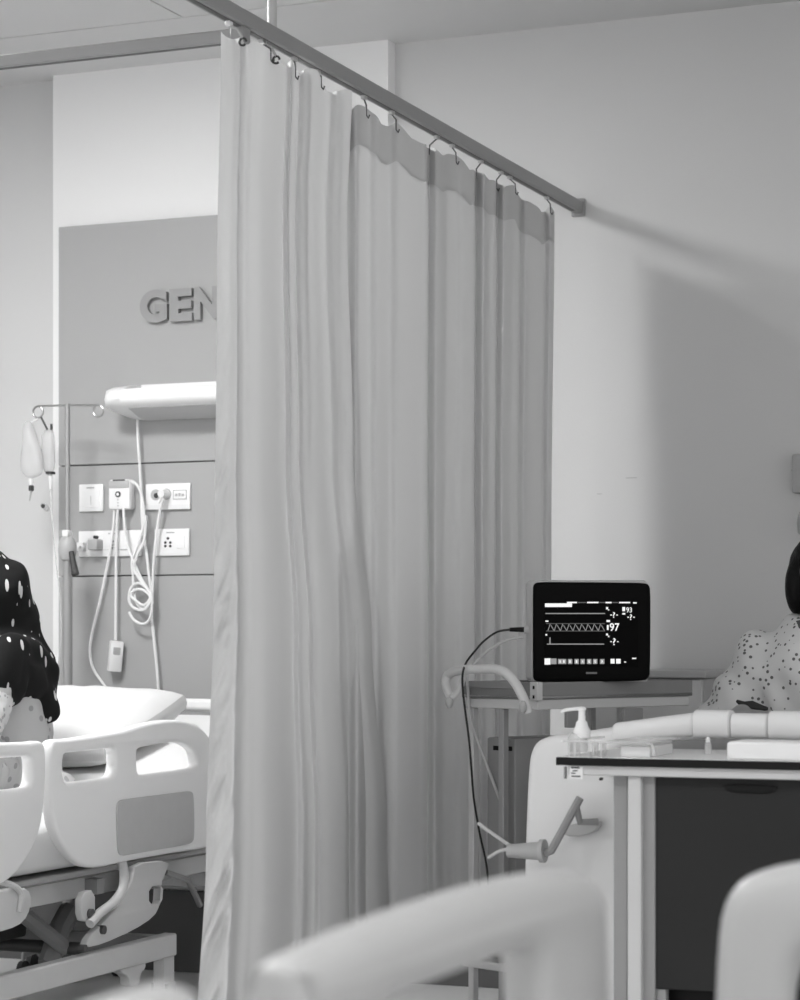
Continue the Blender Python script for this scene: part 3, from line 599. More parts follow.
B = [(336, -.03), (347, -.02), (357, .035), (368, .01), (378, .045), (388, -.005), (398, .03), (408, .045), (419, .05), (425.5, .045), (428, -.045), (436, .015), (446, .04), (455, .02), (464, .045), (473, .03), (476, -.03), (484, .035), (493, .02), (497, -.025), (504, .03), (514, .04), (519, -.01), (527, .035), (538, .03), (544, -.015), (550, .02), (554.5, .03)]
hooksB = [366, 396, 430, 455.5, 476.5, 496.5, 515.5, 550.5]
CB = crom([Vector((a, d, 0)) for a, d in B], 201)
hf = [min(range(201), key=lambda k: abs(CB[k].x-u))/200 for u in hooksB]
def ztB(i):
    d = min(abs(i-h) for h in hf); return 2.398-.026*min(1, d/.055)**1.3
ctB, posB = curtain('long white privacy curtain with a grey header band reaching the back wall', B, [(0, 336), (1, 338)], [(0, 554.5), (.45, 551.5), (1, 549)], (336, 554.5), ztB, .28, .090, (.5, .42), None, 200, 40, (XT, 5.8, ztr-.05))
for h in hf: hook(ctB, posB(h, 0), ztr)
A = [(216, -.05), (222, -.04), (231, -.01), (239, .03), (245, .0), (254, .02), (266, .045), (277, .035), (286, -.005), (291, -.01), (297, .022), (301, .005), (306, .005), (311, .04), (319, .06), (328, .045), (334, -.015), (341, -.02), (350, .02), (359, .045), (366, .03), (360, -.03), (350, -.07)]
ctA, posA = curtain('bunched white privacy curtain with a crinkled edge at the track crossing', A, [(0, 221), (.25, 217), (.55, 214), (.8, 206), (1, 196)], [(0, 352), (.14, 347), (.4, 354), (.6, 372), (.8, 387), (1, 391)], (216, 366), lambda i: 2.412-.015*abs(math.sin(i*14)), .22, 0, (.5, .62), .135, 240, 160, (XT, 4.7, ztr-.05))
for i in (.3, .5, .7): hook(ctA, posA(i, 0), ztr)
for u, v, uu, vv in ((227, 41, 231, 53), (263.5, 44, 262, 58)):       # spare hooks hanging free on the track
    y = PX((u+uu)/2, v, XT).y
    s = thing('spare_hook', 'small spare hook hanging free beside the curtain edge' if u < 240 else 'spare hook with a ring hanging free under the track', 'curtain hook', (XT, y, ztr-.018))
    p = Vector((XT, y, ztr-.019)); MB().rbox(p+Vector((-.006, -.009, -.012)), p+Vector((.006, .009, 0)), .002, 1).build('runner', 'rail_plastic', s)
    q = p-Vector((0, 0, .012)); e = q-Vector((-.035, .004, .030)); MB().tube([q, q-Vector((-.020, 0, .006)), e], .003, 6).build('stem', 'grey_plastic', s)
    e = e-Vector((0, 0, .007)); MB().tube([e+Vector((.008*math.cos(k*.5), 0, .008*math.sin(k*.5))) for k in range(12)], .0026, 6).build('ring', 'dark_plastic', s)

# ------------------------------------------------------------------ monitor trolley
YT = 5.30
t0 = 5.45; PHI = math.radians(48)
e2 = (RV*math.sin(PHI)+FV*math.cos(PHI)); e1 = (FV*math.sin(PHI)-RV*math.cos(PHI))
c0 = PT(537.5, 690, t0); L1, L2 = .262, .56
ztt, ztb, zap = PT(537, 682.5, t0).z, PT(537, 699.5, t0).z, PT(537, 710, t0).z
Mt = Matrix(((e2.x, e1.x, 0, c0.x), (e2.y, e1.y, 0, c0.y), (0, 0, 1, 0), (0, 0, 0, 1)))       # x: long side, y: short side
tro = thing('trolley', 'white trolley with dark rimmed tray carrying the patient monitor', 'trolley', Mt @ Vector((L2/2, L1/2, 0)))
MB().rbox((0, 0, ztb), (L2, L1, ztb+.010), .003, 1, Mt).build('tray_floor', 'trolley_white', tro)
for lo, hi in (((0, 0), (L2, .012)), ((0, L1-.012), (L2, L1)), ((0, .012), (.012, L1-.012)), ((L2-.012, .012), (L2, L1-.012))):
    MB().rbox((*lo, ztb), (*hi, ztt), .002, 1, Mt).build('tray_rim', 'trolley_dark', tro)
MB().rbox((.006, .006, zap), (L2-.006, L1-.006, ztb), .002, 1, Mt).build('apron', 'trolley_white', tro)
for x, y in ((.02, .135), (L2-.12, .135), (.02, .24), (L2-.12, .24)):
    lg = MB().rbox((x-.0095, y-.0095, .08), (x+.0095, y+.0095, zap), .002, 1, Mt).build('leg', 'table_frame_grey' if x < .1 and y < .2 else 'trolley_white', tro)  # one leg in a darker grey that paints its shaded face
    MB().cyl(Mt @ Vector((x-.01, y, .03)), Mt @ Vector((x+.01, y, .03)), .03, n=14).build('castor', 'rubber', lg); MB().cyl(Mt @ Vector((x, y, .04)), Mt @ Vector((x, y, .085)), .008, n=8).build('castor_pin', 'steel', lg)
MB().rbox((.0, .11, .30), (L2-.10, L1, .32), .003, 1, Mt).build('lower_shelf', 'trolley_white', tro)
for x in (.10, .30): MB().rbox((x, -.003, zap-.045), (x+.07, .01, zap-.002), .002, 1, Mt).build('name_holder', 'trolley_box', tro)
p = PT(466, 687, 5.62); MB().rbox((-.003, .06, ztt-.016), (.012, L1-.012, ztt+.001), .001, 1, Mt).build('label_strip', 'trolley_box', tro)
hd = MB().tube(crom([PT(u, v, t) for u, v, t in ((528, 713, 5.40), (524, 700, 5.40), (516, 684, 5.41), (506, 673, 5.42), (495, 669, 5.45), (475, 669.5, 5.50), (462, 670, 5.53), (449, 674, 5.58), (446, 684, 5.58), (451, 697, 5.56))], 50), .0115, 10).build('push_handle', 'trolley_handle', tro)
for u, v, t in ((523, 707, 5.39), (449.5, 702, 5.56)): MB().ell(PT(u, v, t), (.010, .010, .016), 12, 8).build('handle_end', 'grey_plastic', hd)
MB().tube(crom([PT(u, v, t) for u, v, t in ((452, 697, 5.56), (459, 690, 5.55), (463, 678, 5.54), (466, 670, 5.52))], 16), .008, 8).build('handle_loop', 'trolley_handle', hd)
# box on the lower part
bx = thing('equipment_box', 'grey equipment box with a black slot standing inside the trolley', 'equipment box', Mt @ Vector((.12, .19, .32)))
zq = PT(525, 738, 5.6).z
MB().rbox((.05, .125, .32), (.25, .225, zq), .006, 2, Mt).build('case', 'trolley_box', bx)
MB().box((.0485, .135, zq-.031), (.06, .20, zq-.020), Mt).build('slot', 'black', bx, sharp=None)

# ------------------------------------------------------------------ patient monitor
tM = 5.60; mc = PT(591.5, 632, tM); s = tM/F
rotz = TH - math.radians(2.0)
Mm = Matrix.Translation(mc) @ Matrix.Rotation(rotz, 4, 'Z')
def ml(u, v, d=0): return (((u-591.5)*s, d, (632-v)*s))
mon = thing('patient_monitor', 'black-bezelled patient monitor showing waveforms on the trolley', 'monitor', mc-Vector((0, 0, 50.5*s)))
bz = [(533, 588), (534, 584), (538, 582), (560, 582), (620, 582.5), (645, 583), (649, 585), (650.5, 590), (650.5, 630), (650, 673), (648.5, 678), (645, 680.5), (620, 681.5), (560, 682), (538, 682), (534, 680), (533, 676), (533, 630)]
finish(plate([[((u-591.5)*s, (632-v)*s) for u, v in bz]], .022, .006, lambda a, b, c: Mm @ Vector((a, c+.011, b)), 1), 'bezel', 'bezel', mon, sharp=50)
R = []
for d, l, r, t_, b_ in ((.022, 531.5, 649, 581, 681.5), (.05, 528, 648, 579.5, 681.5), (.10, 527, 640, 580, 681), (.135, 532, 630, 584, 679)):
    c = [(l+2, b_), (l, b_-3), (l, t_+3), (l+3, t_), (r-3, t_), (r, t_+3), (r, b_-3), (r-2, b_)]; R.append([Mm @ Vector(ml(u, v, d)) for u, v in c])
MB().rings(R).build('case', 'monitor_case', mon, sharp=30)
Rf = [Mm @ Vector(ml(u, v, .05)) for u, v in ((540, 681), (640, 681), (640, 690), (540, 690))]
MB().rbox(ml(548, 690.5, .03), ml(612, 681.3, .115), .003, 1, Mm).build('foot', 'monitor_case', mon)
lt = MB().rbox((-.004, -.004, ztb-.002), (.014, .022, ztt+.001), .001, 1, Mt).build('corner_post', 'trolley_white', tro)
for z in (ztt-.012, ztb+.006): MB().box((-.0055, .006, z-.004), (-.003, .011, z+.004), Mt).build('screw', 'black', lt, sharp=None)
sc = MB().box(ml(544.5, 667, -.0008), ml(638, 601, .004), Mm).build('screen', 'screen_black', mon, sharp=None)
def prt(L, mat, name='readout'):
    b = MB()
    for u0, v0, u1, v1 in L: b.box(ml(u0, v1, -.0016), ml(u1, v0, -.0007), Mm)
    return b.build(name, mat, sc, sharp=None)
prt([(545, 603.3, 572, 607)], 'print_bright', 'title_bar')
for L in ((567, 601.8, 577, 603.2), (587, 601.8, 598.5, 603.2), (605.5, 601.9, 611.5, 603.3), (619, 601.9, 630, 603.3), (633, 602.2, 636.5, 603.6)): prt([L], 'print_bright')
prt([(578, 602, 586, 603), (599, 602, 605, 603), (612, 602, 618, 603)], 'print_dim')
prt([(545.5, 613, 605, 614)], 'print_mid', 'trace'); prt([(547, 643.6, 604, 644.6)], 'print_mid', 'trace'); prt([(549.5, 637.5, 550.6, 644.4)], 'print_mid', 'trace')
for L in ((545.5, 620.5, 548.5, 621.8), (545.5, 634, 547.3, 635.6), (606, 607, 608, 609.4), (606.5, 620, 610, 622), (606, 633.5, 608, 635.5), (608, 609.4, 609.2, 610.6), (608, 635.6, 609.2, 637.2), (622.2, 607, 625, 611.2), (622.2, 613, 625.2, 614.6), (606.8, 625, 608.6, 630)): prt([L], 'print_bright')
wv = []
for k in range(9):
    u = 548+k*6.3; wv += [(u, 630.5), (u+2.2, 624), (u+3.4, 626), (u+6.0, 630.5)]
MB().tube([Mm @ Vector(ml(u, v, -.0012)) for u, v in wv], .0009, 5).build('pulse_wave', 'print_mid', sc, sharp=None)
prt([(546, 623.2, 605, 624)], 'print_dim', 'trace'); prt([(546, 630.6, 605, 631.4)], 'print_dim', 'trace')
def txt(sx_, u, v, h, mat='print_bright', bold=.00015, wx=.85):
    me = text_mesh(sx_, h*s/.72, .0006, lambda a, b, c: Mm @ Vector(((u-591.5)*s+a, -.0012+c, (632-v)*s+b)), bold, wx); finish(me, 'readout', mat, sc, sharp=None)
txt('97', 609.4, 630.8, 7.8, bold=.0004, wx=.9); txt('93', 626, 612.4, 5.2); 
for u, v, h in ((612.2, 617.6, 5.6), (612.2, 645, 7.0), (629.2, 619.8, 5.6)):
    txt('?', u, v, h, bold=.0003, wx=1.15); prt([(u-2.0, v-h*.55, u-.4, v-h*.55+1.0), (u+h*.62+.4, v-h*.55, u+h*.62+2.0, v-h*.55+1.0)], 'print_bright')
prt([(544.6, 658.3, 550.5, 664.7)], 'print_bright', 'menu_key'); prt([(550.8, 658.5, 556.5, 664.2)], 'print_mid', 'menu_key')
for k, u in enumerate((558, 562, 568, 574.5, 580.5, 587, 593, 600)): prt([(u, 659, u+4.3, 664)], 'print_mid', 'menu_key'); prt([(u+1.2, 660, u+3, 663)], 'print_bright', 'menu_icon')
for L in ((610.5, 658.8, 614.5, 663.6), (616, 658.8, 620.5, 663.6), (624, 661.5, 626, 662.5), (632, 657.8, 636, 659)): prt([L], 'print_bright', 'menu_icon')
prt([(586, 672, 597, 674)], 'print_dim', 'badge')
# plug and black cable
p0, p1 = Mm @ Vector(ml(524.5, 629.5, .05)), Mm @ Vector(ml(510, 629.5, .045))
cb = thing('monitor_cable', 'thin black cable plugged into the side of the patient monitor', 'cable', p1)
MB().cyl(p0, p1, .0065, .005, 12).build('connector', 'black', cb); MB().cyl(Mm @ Vector(ml(530, 629.5, .05)), p0, .011, .010, 12).build('socket_sleeve', 'monitor_case', cb)
P = [p1] + [PT(u, v, 5.56) for u, v in ((497, 632), (484, 641), (475, 651), (466.5, 662))] + [PT(u, v, 5.48) for u, v in ((463, 672), (462.5, 685), (464.5, 705), (469, 740), (471.5, 770), (474, 800), (480, 835), (486, 862), (489, 890))]
MB().tube(crom(P, 90), .0027, 8).build('wire', 'cord_black', cb)
P = [PT(u, v, 5.62) for u, v in ((524, 637), (508, 640), (492, 648), (478, 660), (468, 672), (468, 690), (471, 720), (485, 760), (500, 800), (516, 840))]
tag(MB().tube(crom(P, 60), .0035, 8).build('sensor_cable', 'cord_grey', origin=P[0]), 'pale grey sensor cable hanging behind the black monitor cable', 'cable')
P = [PY(u, v, 4.66) for u, v in ((478, 823), (490, 832), (503, 841), (512, 848), (500, 851), (488, 858))]
tag(MB().tube(crom(P, 30), .004, 8).build('sensor_lead', 'cord_grey', origin=P[0]), 'short pale grey lead beside the crank handle', 'cable')

# ------------------------------------------------------------------ table
TY0, TY1 = 4.22, 4.62
tx0, tx1 = PY(556, 760, TY0).x, -.52
zt1, zt0 = PY(600, 757.5, TY0).z, PY(600, 765.5, TY0).z
tb = thing('side_table', 'side table with pale top, black edge and dark grey front panel', 'table', ((tx0+tx1)/2, (TY0+TY1)/2, 0))
tt = MB().rbox((tx0+.004, TY0+.004, zt0), (tx1-.004, TY1-.004, zt1), .001, 1).build('table_top', 'table_top', tb)
for lo, hi in (((tx0, TY0), (tx1, TY0+.004)), ((tx0, TY1-.004), (tx1, TY1)), ((tx0, TY0+.004), (tx0+.004, TY1-.004)), ((tx1-.004, TY0+.004), (tx1, TY1-.004))):
    MB().box((lo[0], lo[1], zt0-.001), (hi[0], hi[1], zt1-.001)).build('black_edge', 'table_edge', tt, sharp=None)
zap2 = PY(700, 778, TY0+.01).z
xl0 = PY(566, 770, TY0).x
MB().rbox((xl0, TY0+.012, zap2), (tx1-.02, TY1-.02, zt0-.001), .002, 1).build('apron', 'table_frame', tb)
for u0, v0, u1, v1 in ((562.5, 767, 563.8, 779),): MB().box((PY(u0, v1, TY0).x, TY0+.008, PY(u0, v1, TY0).z), (PY(u1, v0, TY0).x, TY0+.02, PY(u1, v0, TY0).z)).build('end_lip', 'table_frame_grey', tb, sharp=None)
lb = MB().box((PY(568, 779, TY0).x, TY0+.010, PY(568, 779, TY0).z), (PY(581, 766.6, TY0).x, TY0+.0125, PY(581, 766.6, TY0).z)).build('sticker', 'pump_white', tb, sharp=None)
for u0, v0, u1, v1 in ((569.5, 767.3, 578, 768.6), (571, 770.5, 576, 771.6), (569.5, 773, 574, 774), (570, 776, 579, 777.2)):
    MB().box((PY(u0, v1, TY0).x, TY0+.0094, PY(u0, v1, TY0).z), (PY(u1, v0, TY0).x, TY0+.011, PY(u1, v0, TY0).z)).build('print', 'dark_plastic', lb, sharp=None)
p = PY(601, 779, TY0+.01); MB().cyl((p.x, TY0+.016, p.z), (p.x, TY0+.006, p.z), .003, n=8).build('screw', 'black', tb)
def leg(u0, u1, y0, y1, mat, name='leg'):
    a, b = PY(u0, 880, y0), PY(u1, 880, y0); return MB().rbox((a.x, y0, .0), (b.x, y1, zap2), .002, 1).build(name, mat, tb)
leg(613.5, 627.5, TY0+.05, TY0+.09, 'table_frame_grey'); leg(627.5, 641, TY0+.025, TY0+.085, 'table_frame'); leg(641, 655, TY0+.04, TY0+.09, 'table_frame_grey', 'leg')
MB().rbox((tx1-.08, TY0+.03, 0), (tx1-.03, TY0+.08, zap2), .002, 1).build('leg', 'table_frame', tb)
for x in (PY(620, 880, TY1-.08).x, tx1-.08): MB().rbox((x, TY1-.08, 0), (x+.045, TY1-.035, zap2), .002, 1).build('leg', 'table_frame', tb)
zpb = PY(700, 991, TY0+.05).z
fp = MB().rbox((PY(655, 880, TY0+.045).x, TY0+.045, zpb), (tx1-.08, TY0+.06, zap2), .002, 1).build('front_panel', 'table_panel', tb)
a, b = PY(723, 792.5, TY0+.045), PY(778, 785, TY0+.045)
finish(plate([[(a.x, b.z), (b.x, b.z), (b.x-.006, a.z+.003), (b.x-.03, a.z), (a.x+.03, a.z), (a.x+.006, a.z+.004)]], .006, .001, lambda x, z, c: (x, TY0+.0435+c, z), 1), 'handle', 'black', fp, sharp=45)
MB().rbox((PY(660, 900, TY0+.1).x, TY0+.10, .02), (tx1-.09, TY0+.11, zpb+.01), .002, 1).build('dark_void_sheet', 'table_edge', tb)  # black sheet added to stand in for the dark void under the table
a = PY(656, 991, TY0+.05); MB().rbox((a.x, TY0+.05, .0), (a.x+.02, TY0+.07, zpb), .002, 1).build('leg', 'table_frame_grey', tb)
MB().rbox((PY(600, 900, TY1).x, TY1-.06, .14), (tx1-.06, TY1-.03, .17), .002, 1).build('stretcher', 'table_frame', tb)
# pump bottle
YPb = 4.40; pbt = PY(578, 756, YPb); zb0 = zt1
pm = thing('pump_bottle', 'small clear pump bottle with white pump head on the side table', 'pump bottle', (pbt.x, YPb, zb0))
def zz(v): return PY(578, v, YPb).z
MB().lathe([(.001, zb0), (.018, zb0+.001), (.020, zb0+.006), (.020, zz(738)), (.017, zz(734.5)), (.012, zz(733))], (pbt.x, YPb, 0), 20).build('bottle', 'bottle_clear', pm)
xh = PY(582.5, 720, YPb).x
MB().lathe([(.017, zz(737.5)), (.0172, zz(731)), (.013, zz(726)), (.011, zz(722)), (.0075, zz(720.5)), (.0065, zz(711)), (.0085, zz(710)), (.0085, zz(707.5)), (.002, zz(706.5))], (xh-.0015, YPb, 0), 18).build('pump_head', 'pump_white', pm)
MB().tube([PY(u, v, YPb) for u, v in ((582, 708.5), (574, 709), (566, 710), (562.5, 711), (561.5, 712.5))], [.004, .0038, .0034, .003, .0026], 10).build('spout', 'pump_white', pm)
# acrylic tray
ay0, ay1 = TY0+.03, TY0+.25
ar = thing('acrylic_tray', 'clear acrylic riser tray holding the pump bottle on the side table', 'tray', (PY(610, 757, ay0).x, (ay0+ay1)/2, zt1))
x0, x1 = PY(563, 745, ay0).x, PY(653, 745, ay0).x; zs = PY(600, 741, ay0).z
MB().box((x0, ay0, zs-.003), (PY(571, 745, ay0).x, ay1, zs)).box((PY(590, 745, ay0).x+.03, ay0, zs-.003), (x1-.01, ay1, zs)).build('shelf', 'acrylic', ar, sharp=None)
MB().tube([(x1-.012, ay0, zs-.0015), (x1-.003, ay0, zs-.004), (x1, ay0, zs-.012), (x1+.003, ay0, zt1+.003)], .0035, 6).build('curved_end', 'acrylic', ar)
for x in (PY(568, 750, ay0).x, PY(573.5, 750, ay0).x, PY(592, 750, ay0).x, PY(600, 750, ay0).x): MB().box((x, ay0, zt1), (x+.004, ay0+.03, zs-.003)).build('divider', 'acrylic', ar, sharp=None)
MB().rbox((x0, ay0-.004, zs-.004), (x1-.01, ay0, zs+.001), .001, 1).build('front_edge', 'acrylic', ar)
cd = thing('paper_stack', 'small stack of pale papers inside the acrylic tray', 'papers', (PY(633, 756, ay0+.02).x, ay0+.1, zt1))
a, b = PY(621, 756, ay0+.02), PY(650, 746, ay0+.02); MB().rbox((a.x, ay0+.02, zt1), (b.x, ay0+.18, b.z-.002), .001, 1).build('lower_stack', 'rail_plastic', cd); MB().rbox((a.x-.004, ay0+.03, b.z-.002), (b.x-.004, ay0+.19, zs-.0035), .001, 1).build('upper_stack', 'table_top', cd)
# clear vial and white carton
p = PY(708, 750, TY0+.2); vl = thing('vial', 'tiny clear vial standing on the side table beside the carton', 'vial', (p.x, TY0+.2, zt1))
MB().lathe([(.001, 0), (.0065, .001), (.0065, .020), (.004, .023), (.004, .024)], (p.x, TY0+.2, zt1), 14).build('glass', 'bottle_clear', vl); MB().lathe([(.0045, .0235), (.0045, .031), (.002, .034)], (p.x, TY0+.2, zt1), 12).build('cap', 'pump_white', vl)
a, b = PY(727, 757, TY0+.03), PY(820, 744, TY0+.03)
ct = thing('carton', 'flat white carton lying on the front of the side table', 'box', ((a.x+b.x)/2, TY0+.1, zt1))
MB().rbox((a.x, TY0+.03, zt1), (b.x, TY0+.15, b.z), .002, 1).build('carton_body', 'pump_white', ct); MB().box((a.x+.004, TY0+.034, b.z), (b.x-.004, TY0+.146, b.z+.0015)).build('lid', 'pump_white', ct, sharp=None)

# ------------------------------------------------------------------ bedside cabinet and wall boxes
zc = PY(680, 671, 6.36).z
cbn = thing('bedside_cabinet', 'grey bedside cabinet against the back wall behind the trolley', 'cabinet', (-1.90, 6.6, 0))
MB().rbox((-2.08, 6.38, .06), (-1.70, 6.80, zc-.02), .004, 1).build('body', 'cabinet', cbn); MB().rbox((-2.09, 6.36, zc-.02), (-1.69, 6.81, zc), .004, 1).build('top', 'cabinet', cbn)
for z0, z1_ in ((.10, .50), (.51, .78), (.79, zc-.025)):
    d = MB().rbox((-2.075, 6.365, z0), (-1.705, 6.382, z1_), .003, 1).build('drawer' if z0 > .4 else 'door', 'trolley_white', cbn); MB().tube([(-1.90, 6.366, z1_-.04), (-1.90, 6.345, z1_-.04), (-1.80, 6.345, z1_-.04), (-1.80, 6.366, z1_-.04)], .005, 8).build('handle', 'steel', d)
MB().box((-2.07, 6.42, 0), (-1.71, 6.79, .06)).build('plinth', 'dark_plastic', cbn, sharp=None)
a, b = PY(795.5, 494, YW), PY(838, 454, YW)
g = thing('gas_outlet_box', 'pale grey outlet box on the wall above the patient', 'wall box', ((a.x+b.x)/2, YW, (a.z+b.z)/2))
MB().rbox((a.x, YW-.05, a.z), (b.x, YW, b.z), .006, 2).build('case', 'cabinet', g); MB().box((a.x-.001, YW-.051, b.z-.05), (b.x, YW-.03, b.z-.046)).build('seam', 'grey_plastic', g, sharp=None)
p = PY(806, 505, YW); MB().tube([(p.x+.03, YW-.03, a.z+.01), (p.x+.03, YW-.06, p.z), (p.x, YW-.07, PY(800, 516, YW).z)], .008, 8).build('outlet_pipe', 'steel_soft', g)
p = PY(804, 523, YW-.07); MB().lathe([(.004, .03), (.018, .025), (.022, 0), (.018, -.03), (.006, -.04)], p, 16).build('outlet_cup', 'grey_plastic', g)

# ------------------------------------------------------------------ people
def hand(b, wrist, d, side, palm_n, L=.17):
    """five separate bent fingers from a palm; d: finger direction, side: towards the thumb, palm_n: the way the fingers curl"""
    d, side, n_ = Vector(d).normalized(), Vector(side).normalized(), Vector(palm_n).normalized(); wv_ = Vector(wrist)
    for k in (-1.5, -.5, .5, 1.5): b.cap(wv_+side*k*.010, wv_+d*L*.5+side*k*.018, .014, .012, 8)
    for k, ln in ((1.5, .40), (.5, .46), (-.5, .43), (-1.5, .33)):
        p = wv_+d*L*.5+side*k*.019; a = p+d*L*ln*.45+n_*.012; c_ = a+d*L*ln*.28+n_*.022; e = c_+d*L*ln*.12+n_*.020
        b.cap(p, a, .0095, .0088, 8); b.cap(a, c_, .0088, .008, 8); b.cap(c_, e, .008, .007, 8)
    p = wv_+d*L*.14+side*.028; a = p+side*.028+d*L*.20; c_ = a+d*L*.16+n_*.012; b.cap(p, a, .013, .0105, 8); b.cap(a, c_, .0105, .008, 8)
def head(b, c, f=(0, -1, 0), down=0.):
    """skull, jaw, nose, brow, lips, ears; f faces forward"""
    f = Vector(f).normalized(); sd = f.cross(Vector((0, 0, 1))).normalized(); M = Matrix((sd, f, Vector((0, 0, 1)))).transposed().to_4x4()
    M = M @ Matrix.Rotation(-down, 4, 'X'); c = Vector(c)
    q = lambda x, y, z: c + (M @ Vector((x, y, z)))
    M3 = M.to_3x3().to_4x4()
    b.ell(c+(M3 @ Vector((0, -.012, .030))), (.074, .092, .085), M=M3); b.ell(c+(M3 @ Vector((0, .018, -.030))), (.060, .070, .078), M=M3)
    b.ell(q(0, .060, -.085), (.030, .024, .020)); b.cap(q(0, .085, .015), q(0, .106, -.022), .009, .013, 8); b.cap(q(-.05, .074, .030), q(.05, .074, .030), .010, .010, 8)
    for s in (-1, 1):
        b.ell(q(s*.076, -.01, -.008), (.010, .018, .028)); b.ell(q(s*.036, .066, -.030), (.020, .018, .018)); b.cap(q(s*.006, .098, -.026), q(s*.016, .088, -.026), .009, .008, 8)
    b.cap(q(-.018, .084, -.052), q(.018, .084, -.052), .0065, .0065, 8); b.cap(q(-.015, .082, -.061), q(.015, .082, -.061), .007, .007, 8)
    return q
def face_parts(q, parent):
    for s in (-1, 1):
        e = MB().ell(q(s*.032, .0735, .006), (.011, .008, .0055), 12, 8).build('eye', 'eye_white', parent, sharp=None); MB().ell(q(s*.032, .0800, .006), (.0045, .0025, .0042), 10, 6).build('iris', 'black', e, sharp=None)
        MB().tube([q(s*.014, .086, .030), q(s*.032, .086, .036), q(s*.052, .074, .031)], .004, 6).build('eyebrow', 'hair', parent)
# patient on the right bed, sitting up and facing the footboard
hp = Vector((-1.27, 5.93, .64)); hc = Vector((-1.245, 5.86, 1.250))
per = thing('person', 'person in a dotted hospital gown sitting up on the right bed', 'person', hp)
b = MB(); q = head(b, hc, (.35, -1, 0), .25)
b.cap(hc+Vector((0, .02, -.07)), hc+Vector((-.003, .045, -.165)), .052, .058)
b.loft([(hp+Vector((0, 0, .00)), .15, .10), (hp+Vector((0, 0, .10)), .17, .12), (hp+Vector((0, .01, .26)), .14, .10), (hp+Vector((0, 0, .38)), .15, .11), (hp+Vector((0, -.01, .44)), .13, .08), (hp+Vector((0, -.0, .50)), .06, .06)])
for s in (-1, 1):
    sh = hp+Vector((s*.150, -.01, .425)); el = hp+Vector((s*.255, -.07, .20)); wr = hp+Vector((s*.135, -.30, .275))
    b.cap(sh, el, .052, .042); b.cap(el, wr, .040, .027); hand(b, wr, (-s*.35, -1, -.05), (-s*.95, .3, .1), (0, -.2, -1), .16)
    b.cap(hp+Vector((s*.09, -.02, .09)), hp+Vector((s*.11, -.46, .17)), .085, .06); b.cap(hp+Vector((s*.11, -.46, .17)), hp+Vector((s*.10, -.86, .05)), .055, .038); b.cap(hp+Vector((s*.10, -.88, .045)), hp+Vector((s*.11, -.93, .17)), .038, .030)
finish(remesh(b, .0075, 5), 'body', 'skin', per, sharp=None).data.shade_smooth()
face_parts(q, per)
b = MB(); b.loft([(hp+Vector((0, 0, -.01)), .21, .15), (hp+Vector((0, 0, .10)), .20, .15), (hp+Vector((0, .01, .26)), .175, .135), (hp+Vector((0, 0, .38)), .19, .138), (hp+Vector((0, -.005, .44)), .175, .118), (hp+Vector((0, .01, .495)), .12, .095), (hp+Vector((0, .015, .525)), .085, .080)])
for s in (-1, 1):
    sh = hp+Vector((s*.150, -.01, .418)); el = hp+Vector((s*.262, -.06, .20))
    b.cap(sh, el, .072, .082); b.cap(sh+Vector((s*.01, 0, -.05)), hp+Vector((s*.29, -.09, .15)), .07, .095); b.cap(el+Vector((0, -.02, -.01)), hp+Vector((s*.20, -.18, .225)), .072, .056); b.cap(hp+Vector((s*.09, -.02, .09)), hp+Vector((s*.11, -.42, .155)), .105, .086)
me = remesh(b, .008, 7)
displace(me, hp, lambda p: .007*math.sin((p.x*1.0+p.z*.45)*52+3*noise.noise(p*6))+.006*noise.noise(p*13))      # soft diagonal folds
finish(me, 'gown', 'gown_dots', per, sharp=None).data.shade_smooth()
ti = PT(752, 706, (hp+Vector((-.23, -.24, 0))-EY).dot(FV)); MB().tube([ti+Vector((-.04, .005, .012)), ti+Vector((-.02, -.005, .002)), ti, ti+Vector((.02, -.004, -.004)), ti+Vector((.04, .004, -.007))], [.004, .010, .014, .010, .004], 8).build('gown_tie', 'gown_tie', per)
cn = hc+Vector((-.002, .035, -.104)); MB().tube([cn+Vector((.070*math.cos(k*math.pi/12), .062*math.sin(k*math.pi/12), .022*math.sin(k*math.pi/12))) for k in range(25)], .021, 10).build('collar', 'collar_dark', per, sharp=None).data.shade_smooth()
b = MB(); b.ell(hc+Vector((-.010, .036, .036)), (.093, .100, .092)); b.ell(hc+Vector((-.012, .075, -.010)), (.086, .068, .085)); b.ell(hc+Vector((-.02, .11, -.03)), (.05, .05, .055)); b.ell(hc+Vector((.006, -.018, .078)), (.080, .078, .046))
for s in (-1, 1): b.ell(hc+Vector((s*.074, .022+.02*s, -.012)), (.030, .052, .075))
me = remesh(b, .008, 4)
finish(me, 'hair', 'hair', per, sharp=None).data.shade_smooth()
# blanket over the patient's legs
def bl(i, j):
    x = -.43+.86*i; y = 4.80+.76*j; e = min(1, 1.5*(math.exp(-((x-.01)/.12)**2)+math.exp(-((x+.21)/.12)**2)))
    h = .03+.235*e + .008*noise.noise(Vector((x*9, y*7, 0)))
    if j < .10: h *= .3+.7*j/.10
    if i < .04 or i > .96: h = -.05
    return Vector((CR+x*1.03, y, .625+h))
tag(MB().sheet(bl, 48, 40).build('blanket', 'blanket', origin=(CR, 5.3, .62), sharp=None), 'dark grey blanket over the legs of the gowned patient', 'blanket').data.shade_smooth()

